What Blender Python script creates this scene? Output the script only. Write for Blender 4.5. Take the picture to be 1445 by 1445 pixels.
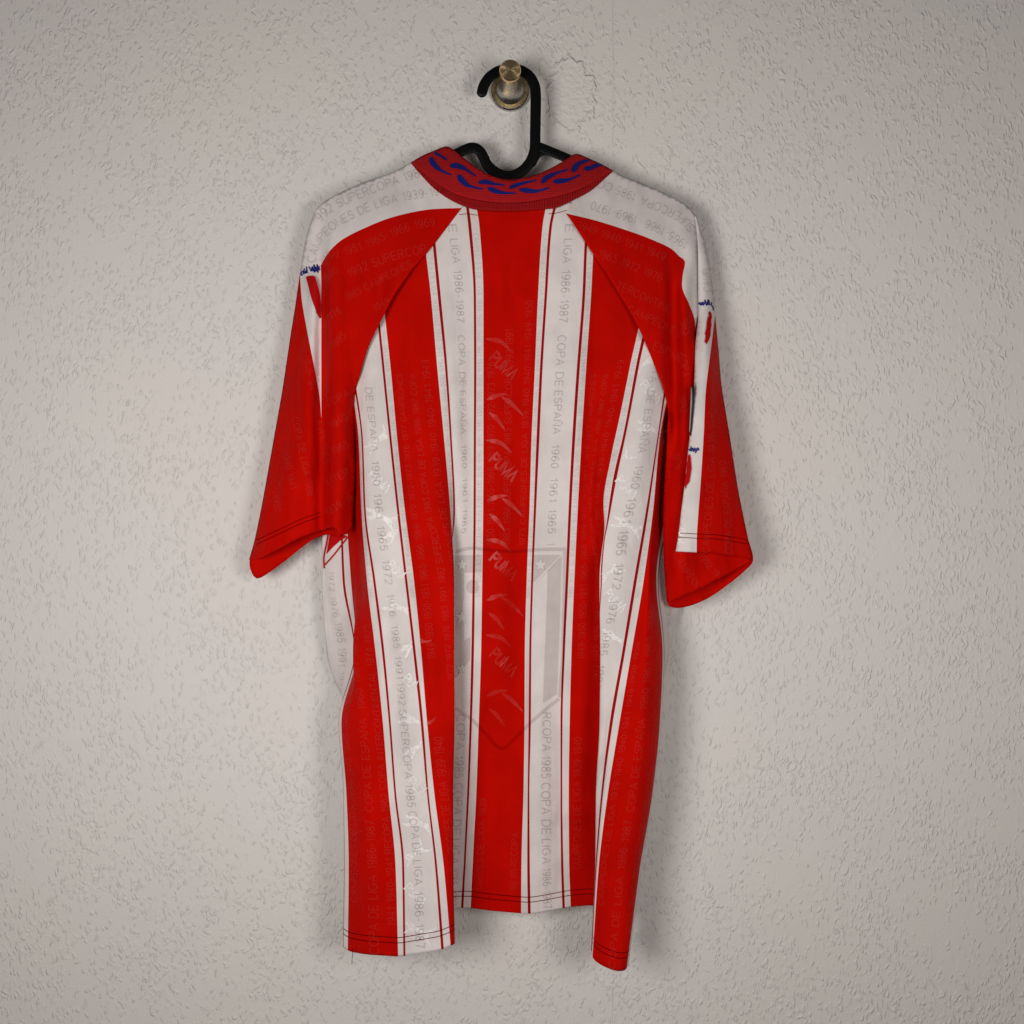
import bpy, bmesh, math, random
import numpy as np
from mathutils import Vector
from mathutils.bvhtree import BVHTree
from mathutils.geometry import delaunay_2d_cdt

random.seed(7); np.random.seed(7)
for o in list(bpy.data.objects): bpy.data.objects.remove(o)
SC = bpy.context.scene
COL = SC.collection

# ------------------------------------------------------------------ camera, world, lamps, exposure
S = 0.65e-3            # metres of wall per photo unit
D = 0.9425             # camera distance from the wall
CX = CY = 722.5
cam = bpy.data.cameras.new('camera'); camo = bpy.data.objects.new('camera', cam); COL.objects.link(camo)
camo.location = (0, -D, 0); camo.rotation_euler = (math.radians(90), 0, 0)
cam.sensor_width = 36; cam.lens = 18 / (CX * S / D); cam.clip_start = 0.01; cam.clip_end = 50
SC.camera = camo
w = bpy.data.worlds.new('World'); SC.world = w; w.use_nodes = True
w.node_tree.nodes['Background'].inputs[0].default_value = (1.0, 0.95, 0.9, 1)
w.node_tree.nodes['Background'].inputs[1].default_value = 0.07
def lamp(name, loc, target, size, power, col):
    l = bpy.data.lights.new(name, 'AREA'); l.shape = 'DISK'; l.size = size; l.energy = power; l.color = col
    o = bpy.data.objects.new(name, l); COL.objects.link(o); o.location = loc
    o.rotation_euler = (Vector(target) - Vector(loc)).to_track_quat('-Z', 'Y').to_euler()
    return o
lamp('lamp_left', (-0.38, -0.87, -0.04), (0.118, 0, -0.011), 0.36, 4.8, (1.0, 0.964, 0.938))
lamp('lamp_right', (0.384, -0.893, -0.04), (-0.141, 0, -0.011), 0.32, 2.85, (1.0, 0.964, 0.938))
SC.view_settings.view_transform = 'Standard'; SC.view_settings.look = 'None'
SC.view_settings.exposure = 0.0; SC.view_settings.gamma = 1.0; SC.view_settings.use_curve_mapping = False
SC.cycles.max_bounces = 5; SC.cycles.diffuse_bounces = 3; SC.cycles.glossy_bounces = 3; SC.cycles.transparent_max_bounces = 12

# ------------------------------------------------------------------ helpers
def P(px, py, d):
    k = S * (D - d) / D
    return (float((px - CX) * k), float(-d), float((CY - py) * k))
def new_obj(name, me, parent=None):
    o = bpy.data.objects.new(name, me); COL.objects.link(o)
    if parent is not None: o.parent = parent
    return o
def tag(o, label=None, cat=None, group=None, kind=None):
    if label: o['label'] = label
    if cat: o['category'] = cat
    if group: o['group'] = group
    if kind: o['kind'] = kind
    return o
def mesh(name, verts, faces, mats, parent=None, fm=None, smooth=True, uv=None, attr=None):
    me = bpy.data.meshes.new(name); me.from_pydata([tuple(map(float, v)) for v in verts], [], faces)
    for m in mats: me.materials.append(m)
    if fm is not None: me.polygons.foreach_set('material_index', fm)
    if smooth: me.polygons.foreach_set('use_smooth', [True] * len(me.polygons))
    if uv is not None:
        l = me.uv_layers.new(name='uv')
        idx = np.empty(len(me.loops), int); me.loops.foreach_get('vertex_index', idx)
        l.data.foreach_set('uv', np.asarray(uv, dtype=np.float32)[idx].ravel())
    if attr is not None:
        for k, a in attr.items():
            at = me.attributes.new(k, 'FLOAT', 'POINT'); at.data.foreach_set('value', np.asarray(a, np.float32))
    me.update()
    return new_obj(name, me, parent)
def solid(o, t, off=-1):
    m = o.modifiers.new('thickness', 'SOLIDIFY'); m.thickness = t; m.offset = off; m.use_even_offset = False
    return o
def pchip(x, y, xi):
    x = np.asarray(x, float); y = np.asarray(y, float); xi = np.clip(np.asarray(xi, float), x[0], x[-1])
    h = np.diff(x); dl = np.diff(y) / h; n = len(x); m = np.zeros(n)
    if n == 2: m[:] = dl[0]
    else:
        for i in range(1, n - 1):
            if dl[i-1] * dl[i] > 0:
                w1 = 2*h[i] + h[i-1]; w2 = h[i] + 2*h[i-1]
                m[i] = (w1 + w2) / (w1/dl[i-1] + w2/dl[i])
        m[0] = dl[0]; m[-1] = dl[-1]
    i = np.clip(np.searchsorted(x, xi, side='right') - 1, 0, n - 2)
    t = (xi - x[i]) / h[i]
    return (2*t**3-3*t**2+1)*y[i] + (t**3-2*t**2+t)*h[i]*m[i] + (-2*t**3+3*t**2)*y[i+1] + (t**3-t**2)*h[i]*m[i+1]
def smooth_path(pts, step=4.0):
    """resample a polyline through a centripetal-free Catmull-Rom curve"""
    p = np.asarray(pts, float); out = []
    for i in range(len(p) - 1):
        p0 = p[i-1] if i > 0 else 2*p[i]-p[i+1]
        p3 = p[i+2] if i + 2 < len(p) else 2*p[i+1]-p[i]
        n = max(1, int(round(np.linalg.norm(p[i+1]-p[i]) / step)))
        L = np.linalg.norm(p[i+1]-p[i])
        m1 = (p[i+1]-p0); m2 = (p3-p[i])
        m1 = m1 / max(np.linalg.norm(m1), 1e-6) * L * 0.9; m2 = m2 / max(np.linalg.norm(m2), 1e-6) * L * 0.9
        for k in range(n):
            t = k / n
            out.append((2*t**3-3*t**2+1)*p[i] + (t**3-2*t**2+t)*m1 + (-2*t**3+3*t**2)*p[i+1] + (t**3-t**2)*m2)
    out.append(p[-1])
    return np.array(out)
def in_polys(pts, poly):
    pts = np.asarray(pts, float).reshape(-1, 2); poly = np.asarray(poly, float); q = np.roll(poly, 1, 0)
    x, y = pts[:, 0][:, None], pts[:, 1][:, None]
    cond = (poly[:, 1][None] > y) != (q[:, 1][None] > y)
    dy = q[:, 1]-poly[:, 1]; dy = np.where(np.abs(dy) < 1e-12, 1e-12, dy)
    xi = (q[:, 0]-poly[:, 0])[None]*(y-poly[:, 1][None])/dy[None] + poly[:, 0][None]
    return (np.sum(cond & (x < xi), axis=1) % 2).astype(bool)
def seg_dist(pts, poly):
    a = np.asarray(poly); b = np.roll(a, -1, 0); d = np.full(len(pts), 1e9)
    for p, q in zip(a, b):
        v = q - p; L = max((v*v).sum(), 1e-9)
        t = np.clip(((pts-p)@v)/L, 0, 1); d = np.minimum(d, np.linalg.norm(pts-(p+t[:, None]*v), axis=1))
    return d
class Field:
    """smooth depth field through scattered (x, y, depth) points"""
    def __init__(s, pts, c=9.0, ky=1.0):
        a = np.asarray(pts, float); s.k = np.array([1.0, ky]); s.p = a[:, :2]*s.k; s.c = c; n = len(a)
        r = np.linalg.norm(s.p[:, None]-s.p[None], axis=2); K = np.sqrt(r*r+c*c)
        A = np.zeros((n+3, n+3)); A[:n, :n] = -K
        A[:n, n] = 1; A[:n, n+1:] = s.p/100; A[n, :n] = 1; A[n+1:, :n] = s.p.T/100
        b = np.concatenate([a[:, 2], np.zeros(3)])
        s.w = np.linalg.lstsq(A, b, rcond=None)[0]
    def __call__(s, q):
        q = np.atleast_2d(np.asarray(q, float))*s.k
        r = np.linalg.norm(q[:, None]-s.p[None], axis=2)
        n = len(s.p)
        return -np.sqrt(r*r+s.c*s.c)@s.w[:n] + s.w[n] + q/100@s.w[n+1:]
def triangulate(outline, lines, spacing, jitter=0.25):
    """constrained triangulation of an outline (px) with inner lines; returns points, triangles"""
    outline = [tuple(p) for p in outline]
    V = []; E = []
    def add(path, closed):
        i0 = len(V); V.extend(Vector((float(p[0]), float(p[1]))) for p in path)
        for k in range(len(path)-1): E.append((i0+k, i0+k+1))
        if closed: E.append((i0+len(path)-1, i0))
    add(outline, True)
    for l in lines: add(l, False)
    a = np.array(outline); lo = a.min(0); hi = a.max(0)
    g = []
    row = 0; y = lo[1] + spacing*0.5
    while y < hi[1]:
        x = lo[0] + (0.5 if row % 2 else 0.0) * spacing
        while x < hi[0]:
            g.append((x + random.uniform(-jitter, jitter)*spacing*0.3, y + random.uniform(-jitter, jitter)*spacing*0.3)); x += spacing
        y += spacing*0.87; row += 1
    if g:
        g = np.array(g); g = g[in_polys(g, outline)]
    if len(g):
        d = seg_dist(g, outline)
        for l in lines:
            l = np.asarray(l); d = np.minimum(d, seg_dist(g, np.vstack([l, l[::-1]])))
        for p in g[d > spacing*0.45]: V.append(Vector((float(p[0]), float(p[1]))))
    r = delaunay_2d_cdt(V, E, [], 0, 1e-4)
    pts = np.array([(v.x, v.y) for v in r[0]])
    tris = [tuple(f) for f in r[2]]
    ok = in_polys(np.array([pts[list(f)].mean(0) for f in tris]), outline)
    tris = [f for f, k in zip(tris, ok) if k]
    used = sorted({i for f in tris for i in f}); mp = {k: i for i, k in enumerate(used)}
    return pts[used], [tuple(mp[i] for i in f) for f in tris]
def orient(verts, faces):
    out = []
    for f in faces:
        a, b, c = (Vector(verts[i]) for i in f[:3]); n = (b-a).cross(c-a)
        out.append(f if n.y < 0 else tuple(reversed(f)))
    return out
def sheet(name, outline, lines, field, regions, mats, parent, spacing=5.0, extra=None, thick=0.0007):
    pts, tris = triangulate(outline, lines, spacing)
    dep = field(pts)
    if extra is not None: dep = dep + extra(pts)
    verts = [P(p[0], p[1], d) for p, d in zip(pts, dep)]
    tris = orient(verts, tris)
    cen = np.array([pts[list(f)].mean(0) for f in tris]); fm = np.zeros(len(tris), int)
    for poly, mi in regions: fm[in_polys(cen, poly)] = mi
    o = mesh(name, verts, tris, mats, parent, fm=fm, uv=pts*0.01)
    if thick: solid(o, thick)
    return o, verts, tris
CAMV = Vector((0, -D, 0))
class Caster:
    def __init__(s, sheets):
        V = []; F = []
        for verts, tris in sheets:
            k = len(V); V += [Vector(v) for v in verts]; F += [tuple(i+k for i in f) for f in tris]
        s.t = BVHTree.FromPolygons(V, F)
    def __call__(s, px, py, lift=0.0006):
        d = (Vector(P(px, py, 0)) - CAMV).normalized()
        h = s.t.ray_cast(CAMV, d)
        if h[0] is None: return None
        n = h[1] if h[1].dot(d) < 0 else -h[1]
        return h[0] + n*lift*0.5 - d*lift*0.5
def lay(name, pts, faces, caster, mat, parent, lift=0.0006):
    """lay a flat px outline onto the cloth under it"""
    vs = []; mp = {}
    for i, p in enumerate(pts):
        h = caster(p[0], p[1], lift)
        if h is not None: mp[i] = len(vs); vs.append(tuple(h))
    fs = []
    for f in faces:
        if all(i in mp for i in f):
            g = tuple(mp[i] for i in f)
            zs = [vs[i][1] for i in g]
            if max(zs)-min(zs) < 0.012: fs.append(g)
    if not fs: return None
    if name.startswith('satin_cat'):                # keep the one connected piece that shows
        best = []
        while fs:
            seen = set(fs[0]); grp = [fs[0]]; rest = fs[1:]; grew = True
            while grew:
                grew = False; nxt = []
                for f in rest:
                    if len(seen & set(f)) > 1: seen |= set(f); grp.append(f); grew = True
                    else: nxt.append(f)
                rest = nxt
            fs = rest; best = grp if len(grp) > len(best) else best
        ids = sorted({i for f in best for i in f}); mm = {k: i for i, k in enumerate(ids)}
        vs = [vs[i] for i in ids]; fs = [tuple(mm[i] for i in f) for f in best]
    return mesh(name, vs, orient(vs, fs), [mat], parent)
def lay_poly(name, poly, caster, mat, parent, spacing=6.0, lift=0.0006):
    pts, tris = triangulate([tuple(p) for p in poly], [], spacing)
    return lay(name, pts, tris, caster, mat, parent, lift)
def lay_split(name, pts, faces, caster, mat_w, mat_r, parent, lift, mn=6):
    """as lay(), one piece on the white stripes and one on the red ones"""
    fw = []; fr = []
    for f in faces:
        c = np.mean([pts[i] for i in f], axis=0); d = (Vector(P(c[0], c[1], 0)) - CAMV).normalized()
        h = caster.t.ray_cast(CAMV, d)
        if h[0] is None: continue
        u = np.mean([PAT_USED[i] for i in body_tris[h[2]]]); t = abs((abs(u)+73.15) % 146.3 - 73.15)
        if t < 35.0: fr.append(f)
        elif t > 51.5: fw.append(f)
    for fs, m in ((fw, mat_w), (fr, mat_r)):
        while fs:                                   # one object for each connected piece
            seen = set(fs[0]); grp = [fs[0]]; rest = fs[1:]; grew = True
            while grew:
                grew = False; nxt = []
                for f in rest:
                    if seen & set(f): seen |= set(f); grp.append(f); grew = True
                    else: nxt.append(f)
                rest = nxt
            fs = rest
            if len(grp) >= mn: lay(name, pts, grp, caster, m, parent, lift)
def strip(path, width):
    p = np.asarray(path, float); t = np.gradient(p, axis=0); t /= np.maximum(np.linalg.norm(t, axis=1), 1e-6)[:, None]
    n = np.stack([-t[:, 1], t[:, 0]], 1); wv = np.broadcast_to(np.asarray(width, float), (len(p),))
    a = p + n*wv[:, None]/2; b = p - n*wv[:, None]/2
    pts = np.vstack([a, b]); m = len(p)
    return pts, [(i, i+1, m+i+1, m+i) for i in range(m-1)]
def arc(cx, cy, rx, ry, a0, a1, n=10):
    return [(cx+rx*math.cos(math.radians(a0+(a1-a0)*k/n)), cy+ry*math.sin(math.radians(a0+(a1-a0)*k/n))) for k in range(n+1)]
_P = [(0, 0), (0, 1), (.36, 1)] + arc(.36, .755, .24, .245, 90, -90, 8)[1:] + [(0, .51)]
GLYPH = {
 ' ': (.22, []), '-': (.30, [[(.02, .40), (.28, .40)]]),
 'A': (.70, [[(0, 0), (.35, 1), (.70, 0)], [(.13, .34), (.57, .34)]]), 'C': (.70, [arc(.37, .5, .37, .5, 42, 318, 16)]),
 'D': (.66, [[(0, 0), (0, 1), (.28, 1)] + arc(.28, .5, .38, .5, 90, -90, 12)[1:] + [(0, 0)]]), 'E': (.56, [[(.56, 0), (0, 0), (0, 1), (.54, 1)], [(.06, .52), (.50, .52)]]),
 'G': (.74, [arc(.37, .5, .37, .5, 45, 345, 16) + [(.74, .46), (.42, .46)]]), 'I': (.06, [[(.03, 0), (.03, 1)]]), 'L': (.50, [[(0, 1), (0, 0), (.50, 0)]]),
 'M': (.78, [[(0, 0), (0, 1), (.39, .05), (.78, 1), (.78, 0)]]), 'N': (.62, [[(0, 0), (0, 1), (.62, 0), (.62, 1)]]),
 '\u00d1': (.62, [[(0, 0), (0, 1), (.62, 0), (.62, 1)], [(.14, 1.14), (.24, 1.22), (.36, 1.16), (.48, 1.24)]]),
 'O': (.76, [arc(.38, .5, .38, .5, 90, 450, 20)]), 'P': (.60, [_P]), 'R': (.62, [_P, [(.34, .48), (.60, 0)]]),
 'S': (.58, [arc(.29, .745, .26, .255, 20, 235, 9) + arc(.29, .265, .29, .265, 60, -165, 10)]), 'T': (.60, [[(0, 1), (.60, 1)], [(.30, .96), (.30, 0)]]),
 'U': (.60, [[(0, 1), (0, .32)] + arc(.30, .30, .30, .30, 180, 360, 10) + [(.60, 1)]]),
 '0': (.50, [arc(.25, .5, .25, .5, 90, 450, 18)]), '1': (.34, [[(.06, .74), (.20, .80), (.30, 1), (.30, 0)]]),
 '2': (.50, [arc(.25, .72, .24, .28, 165, -35, 9) + [(.02, 0), (.50, 0)]]), '3': (.50, [arc(.24, .76, .22, .24, 150, -80, 8) + arc(.24, .27, .26, .27, 80, -150, 9)]),
 '4': (.52, [[(.40, 0), (.40, 1), (0, .28), (.52, .28)]]), '5': (.50, [[(.46, 1), (.10, 1), (.04, .50)] + arc(.25, .33, .25, .33, 130, -150, 10)]),
 '6': (.50, [arc(.27, .62, .25, .38, 50, 180, 6) + [(.01, .34)] + arc(.25, .32, .24, .32, 180, 535, 16)]),
 '7': (.50, [[(0, 1), (.50, 1), (.30, .55), (.18, 0)]]), '8': (.50, [arc(.25, .75, .21, .25, 90, 450, 14), arc(.25, .26, .25, .26, 90, 450, 16)]),
 '9': (.50, [arc(.23, .38, .25, .38, 230, 360, 6) + [(.49, .66)] + arc(.25, .68, .24, .32, 0, 355, 16)]),
}
def text_mesh(body, cap, wt=0.13):
    V = []; F = []; x0 = 0.0
    for ch in body:
        w_, strokes = GLYPH[ch]
        for st in strokes:
            p = np.array(st, float)*cap; p[:, 0] += x0
            closed = np.allclose(p[0], p[-1], atol=1e-3*cap)
            t = np.diff(p, axis=0); L = np.linalg.norm(t, axis=1); ok = np.concatenate([[True], L > 1e-6]); p = p[ok]
            t = np.diff(p, axis=0); t /= np.linalg.norm(t, axis=1)[:, None]
            a = np.vstack([t[-1:] if closed else t[:1], t]); b = np.vstack([t, t[:1] if closed else t[-1:]])
            m = a+b; ml = np.linalg.norm(m, axis=1); m = m/np.maximum(ml, 1e-6)[:, None]
            sc = np.clip(1/np.maximum((m*a).sum(1), 0.35), 1, 2.2)
            n = np.stack([-m[:, 1], m[:, 0]], 1)*sc[:, None]*wt*cap/2
            k = len(V); q = len(p)
            V += list(p+n) + list(p-n)
            F += [(k+i, k+i+1, k+q+i+1, k+q+i) for i in range(q-1)]
        x0 += (w_ + 0.24)*cap
    return np.array(V).reshape(-1, 2), F
def path_text(name, body, path, cap, caster, mat, parent, bold=0.0, skew=0.0, lift=0.0013):
    """lettering along a px path; letters stand to the left of the travel direction; cap = capital height"""
    v, f = text_mesh(body, cap, 0.13+bold)
    if len(v) == 0: return None
    p = smooth_path(path, 3.0); seg = np.linalg.norm(np.diff(p, axis=0), axis=1); s = np.concatenate([[0], np.cumsum(seg)])
    x = v[:, 0] + skew*v[:, 1]; x = x - v[:, 0].min(); y = v[:, 1]
    keepmax = s[-1]
    cx = np.interp(x, s, p[:, 0]); cy = np.interp(x, s, p[:, 1])
    t = np.gradient(p, axis=0); t /= np.linalg.norm(t, axis=1)[:, None]
    tx = np.interp(x, s, t[:, 0]); ty = np.interp(x, s, t[:, 1])
    pts = np.stack([cx + ty*y, cy - tx*y], 1)
    over = x > keepmax
    f = [q for q in f if not any(over[i] for i in q)]
    return lay(name, pts, f, caster, mat, parent, lift)

# ------------------------------------------------------------------ materials
class N:
    def __init__(s, name):
        s.m = bpy.data.materials.new(name); s.m.use_nodes = True; s.t = s.m.node_tree
        s.b = s.t.nodes['Principled BSDF']; s.out = s.t.nodes['Material Output']
    def n(s, typ, **kw):
        q = s.t.nodes.new(typ)
        for k, v in kw.items():
            if k.startswith('i_'):
                key = k[2:]; key = int(key) if key.isdigit() else key
                s.set(q.inputs[key], v)
            else: setattr(q, k, v)
        return q
    def set(s, sock, v):
        if isinstance(v, bpy.types.NodeSocket): s.t.links.new(v, sock)
        else: sock.default_value = v
    def math(s, op, a, b=None, c=None, clamp=False):
        q = s.t.nodes.new('ShaderNodeMath'); q.operation = op; q.use_clamp = clamp
        for i, v in enumerate((a, b, c)):
            if v is not None: s.set(q.inputs[i], v)
        return q.outputs[0]
    def ramp(s, v, a, b, lo=0.0, hi=1.0):
        q = s.n('ShaderNodeMapRange', interpolation_type='SMOOTHSTEP'); s.set(q.inputs[0], v)
        for i, x in zip((1, 2, 3, 4), (a, b, lo, hi)): q.inputs[i].default_value = x
        return q.outputs[0]
    def mix(s, f, a, b):
        q = s.n('ShaderNodeMix', data_type='RGBA'); s.set(q.inputs[0], f); s.set(q.inputs[6], a); s.set(q.inputs[7], b)
        return q.outputs[2]
    def bump(s, h, strength, dist, normal=None):
        q = s.n('ShaderNodeBump'); q.inputs['Strength'].default_value = strength; q.inputs['Distance'].default_value = dist
        s.set(q.inputs['Height'], h)
        if normal is not None: s.set(q.inputs['Normal'], normal)
        return q.outputs[0]
RED = (0.505, 0.0034, 0.0012, 1); WHITE = (0.715, 0.650, 0.628, 1); THIN = (0.34, 0.004, 0.005, 1)
def fabric(name, mode):
    q = N(name); uv = q.n('ShaderNodeUVMap'); uv.uv_map = 'uv'
    sx = q.n('ShaderNodeSeparateXYZ'); q.set(sx.inputs[0], uv.outputs[0])
    tc = q.n('ShaderNodeTexCoord')
    nz = q.n('ShaderNodeTexNoise', i_Scale=28.0, i_Detail=4.0, i_Roughness=0.6); q.set(nz.inputs['Vector'], tc.outputs['Object'])
    if mode == 'striped':
        at = q.n('ShaderNodeAttribute', attribute_name='pat'); u = at.outputs['Fac']
        t = q.math('PINGPONG', q.math('ABSOLUTE', u), 73.15)
        big = q.math('LESS_THAN', t, 35.85)
        thin = q.math('MULTIPLY', q.math('GREATER_THAN', t, 45.8), q.math('LESS_THAN', t, 49.7))
        col = q.mix(big, q.mix(thin, WHITE, THIN), RED)
    else: col = {'red': RED, 'white': WHITE}[mode]
    if mode == 'striped': stc = q.mix(q.math('MAXIMUM', big, thin), (1, 1, 1, 1), (1.0, 0.10, 0.04, 1))
    else: stc = (1.0, 0.10, 0.04, 1) if mode == 'red' else (1, 1, 1, 1)
    q.set(q.b.inputs['Specular Tint'], stc)
    v = q.ramp(nz.outputs[0], 0.3, 0.7, 0.92, 1.05)
    hs = q.n('ShaderNodeHueSaturation'); q.set(hs.inputs['Color'], col); q.set(hs.inputs['Value'], v)
    q.set(q.b.inputs['Base Color'], hs.outputs[0])
    q.b.inputs['Roughness'].default_value = 0.46; q.b.inputs['Specular IOR Level'].default_value = 0.04
    k = math.tau/0.034
    knit = q.math('MULTIPLY', q.math('SINE', q.math('MULTIPLY', sx.outputs[0], k)), q.math('SINE', q.math('MULTIPLY', sx.outputs[1], k)))
    b1 = q.bump(knit, 0.20, 0.0004)
    mp = q.n('ShaderNodeMapping'); mp.inputs['Scale'].default_value = (60, 60, 14); q.set(mp.inputs[0], tc.outputs['Object'])
    n2 = q.n('ShaderNodeTexNoise', i_Scale=1.0, i_Detail=3.0); q.set(n2.inputs['Vector'], mp.outputs[0])
    b2 = q.bump(n2.outputs[0], 0.45, 0.0030, b1)
    mp2 = q.n('ShaderNodeMapping'); mp2.inputs['Scale'].default_value = (26, 26, 9); mp2.inputs['Rotation'].default_value = (0, 0.35, 0); q.set(mp2.inputs[0], tc.outputs['Object'])
    n3 = q.n('ShaderNodeTexNoise', i_Scale=1.0, i_Detail=2.0, i_Distortion=0.6); q.set(n3.inputs['Vector'], mp2.outputs[0])
    b3 = q.bump(n3.outputs[0], 0.6, 0.010, b2)
    q.set(q.b.inputs['Normal'], b3)
    return q.m
M_STR = fabric('striped_jersey', 'striped'); M_RED = fabric('red_jersey', 'red'); M_WHT = fabric('white_jersey', 'white')
def film(name, col, fac, rough=0.6, spec=0.2):
    q = N(name); q.b.inputs['Base Color'].default_value = (*col, 1); q.b.inputs['Roughness'].default_value = rough
    q.b.inputs['Specular IOR Level'].default_value = spec
    tr = q.n('ShaderNodeBsdfTransparent'); mx = q.n('ShaderNodeMixShader')
    mx.inputs[0].default_value = fac; q.set(mx.inputs[1], tr.outputs[0]); q.set(mx.inputs[2], q.b.outputs[0])
    q.set(q.out.inputs['Surface'], mx.outputs[0])
    return q.m
def tint(name, c):
    q = N(name); tr = q.n('ShaderNodeBsdfTransparent'); tr.inputs[0].default_value = (*c, 1)
    q.set(q.out.inputs['Surface'], tr.outputs[0]); return q.m
INK_W = tint('tonal_grey_print', (0.83, 0.82, 0.815)); INK_W2 = tint('faint_grey_print', (0.89, 0.885, 0.88))
INK_R = film('tonal_red_print', (0.64, 0.060, 0.050), 0.16)
def satin(name, c):
    q = N(name); q.b.inputs['Base Color'].default_value = (*c, 1); q.b.inputs['Roughness'].default_value = 0.38; q.b.inputs['Specular IOR Level'].default_value = 0.18
    tc = q.n('ShaderNodeTexCoord'); nz = q.n('ShaderNodeTexNoise', i_Scale=420.0, i_Detail=3.0); q.set(nz.inputs['Vector'], tc.outputs['Object'])
    lo = tuple(x*0.82 for x in c); q.set(q.b.inputs['Base Color'], q.mix(q.ramp(nz.outputs[0], 0.35, 0.65), (*lo, 1), (*c, 1)))
    q.set(q.b.inputs['Normal'], q.bump(nz.outputs[0], 0.25, 0.0006)); return q.m
SHINE = satin('satin_weave', (0.87, 0.815, 0.79)); SHINE_R = satin('satin_weave_red', (0.548, 0.008, 0.003)); SHINE_R2 = satin('faint_satin_red', (0.535, 0.005, 0.002))
CREST_D = tint('crest_dark_weave', (0.88, 0.865, 0.865))
CREST_L = plain_mat = None
def plain(name, col, rough=0.6, spec=0.3, metal=0.0):
    q = N(name); q.b.inputs['Base Color'].default_value = (*col, 1); q.b.inputs['Roughness'].default_value = rough
    q.b.inputs['Specular IOR Level'].default_value = spec; q.b.inputs['Metallic'].default_value = metal
    return q
CREST_L = plain('crest_light_weave', (0.66, 0.615, 0.585), 0.6, 0.06).m
BLUE = plain('royal_blue_knit', (0.010, 0.014, 0.145), 0.85, 0.1).m
BLUE_INK = plain('blue_script_ink', (0.010, 0.014, 0.16), 0.6).m
RED_INK = plain('red_brush_ink', (0.44, 0.004, 0.005), 0.6, 0.02).m
THREAD = tint('dark_red_thread', (0.50, 0.30, 0.28))
BADGE_B = plain('black_badge_edge', (0.012, 0.012, 0.012), 0.5).m
BADGE_W = plain('grey_badge_face', (0.30, 0.29, 0.28), 0.5).m
def collar_mat(name, rib):
    q = N(name); uv = q.n('ShaderNodeUVMap'); uv.uv_map = 'uv'
    sx = q.n('ShaderNodeSeparateXYZ'); q.set(sx.inputs[0], uv.outputs[0])
    tc = q.n('ShaderNodeTexCoord')
    nz = q.n('ShaderNodeTexNoise', i_Scale=300.0, i_Detail=3.0); q.set(nz.inputs['Vector'], tc.outputs['Object'])
    q.set(q.b.inputs['Base Color'], q.mix(nz.outputs[0], (0.33, 0.006, 0.008, 1), (0.41, 0.010, 0.012, 1)))
    q.b.inputs['Roughness'].default_value = 0.85; q.b.inputs['Specular IOR Level'].default_value = 0.12
    k = math.tau/(0.036 if rib else 0.030)
    r = q.math('SINE', q.math('MULTIPLY', sx.outputs[0], k))
    if not rib: r = q.math('ADD', q.math('MULTIPLY', r, 0.5), q.math('MULTIPLY', q.math('SINE', q.math('MULTIPLY', sx.outputs[1], k)), 0.5))
    q.set(q.b.inputs['Normal'], q.bump(nz.outputs[0], 0.25, 0.0004, q.bump(r, 0.9 if rib else 0.35, 0.0006)))
    return q.m
M_COL = collar_mat('crimson_collar_knit', False); M_RIB = collar_mat('crimson_collar_rib', True)
bl = plain('black_hanger_plastic', (0.0035, 0.0033, 0.0035), 0.40, 0.12)
M_BLK = bl.m
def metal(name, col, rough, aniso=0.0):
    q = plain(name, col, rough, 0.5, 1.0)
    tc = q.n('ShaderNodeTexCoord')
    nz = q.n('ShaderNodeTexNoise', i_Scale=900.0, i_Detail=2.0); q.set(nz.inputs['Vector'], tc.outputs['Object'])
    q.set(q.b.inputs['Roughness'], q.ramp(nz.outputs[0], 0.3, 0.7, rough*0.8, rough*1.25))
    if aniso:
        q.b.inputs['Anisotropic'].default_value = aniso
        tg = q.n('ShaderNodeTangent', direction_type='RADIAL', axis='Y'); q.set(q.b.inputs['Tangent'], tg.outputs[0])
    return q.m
M_STEEL = metal('brushed_steel', (0.50, 0.48, 0.46), 0.24)
M_CAP = metal('turned_brass_face', (0.90, 0.66, 0.36), 0.28, 0.85)
M_DISH = metal('gold_reflection_dish', (0.92, 0.70, 0.36), 0.36)  # gold base colour paints in warm reflections seen in the steel flare

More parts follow.
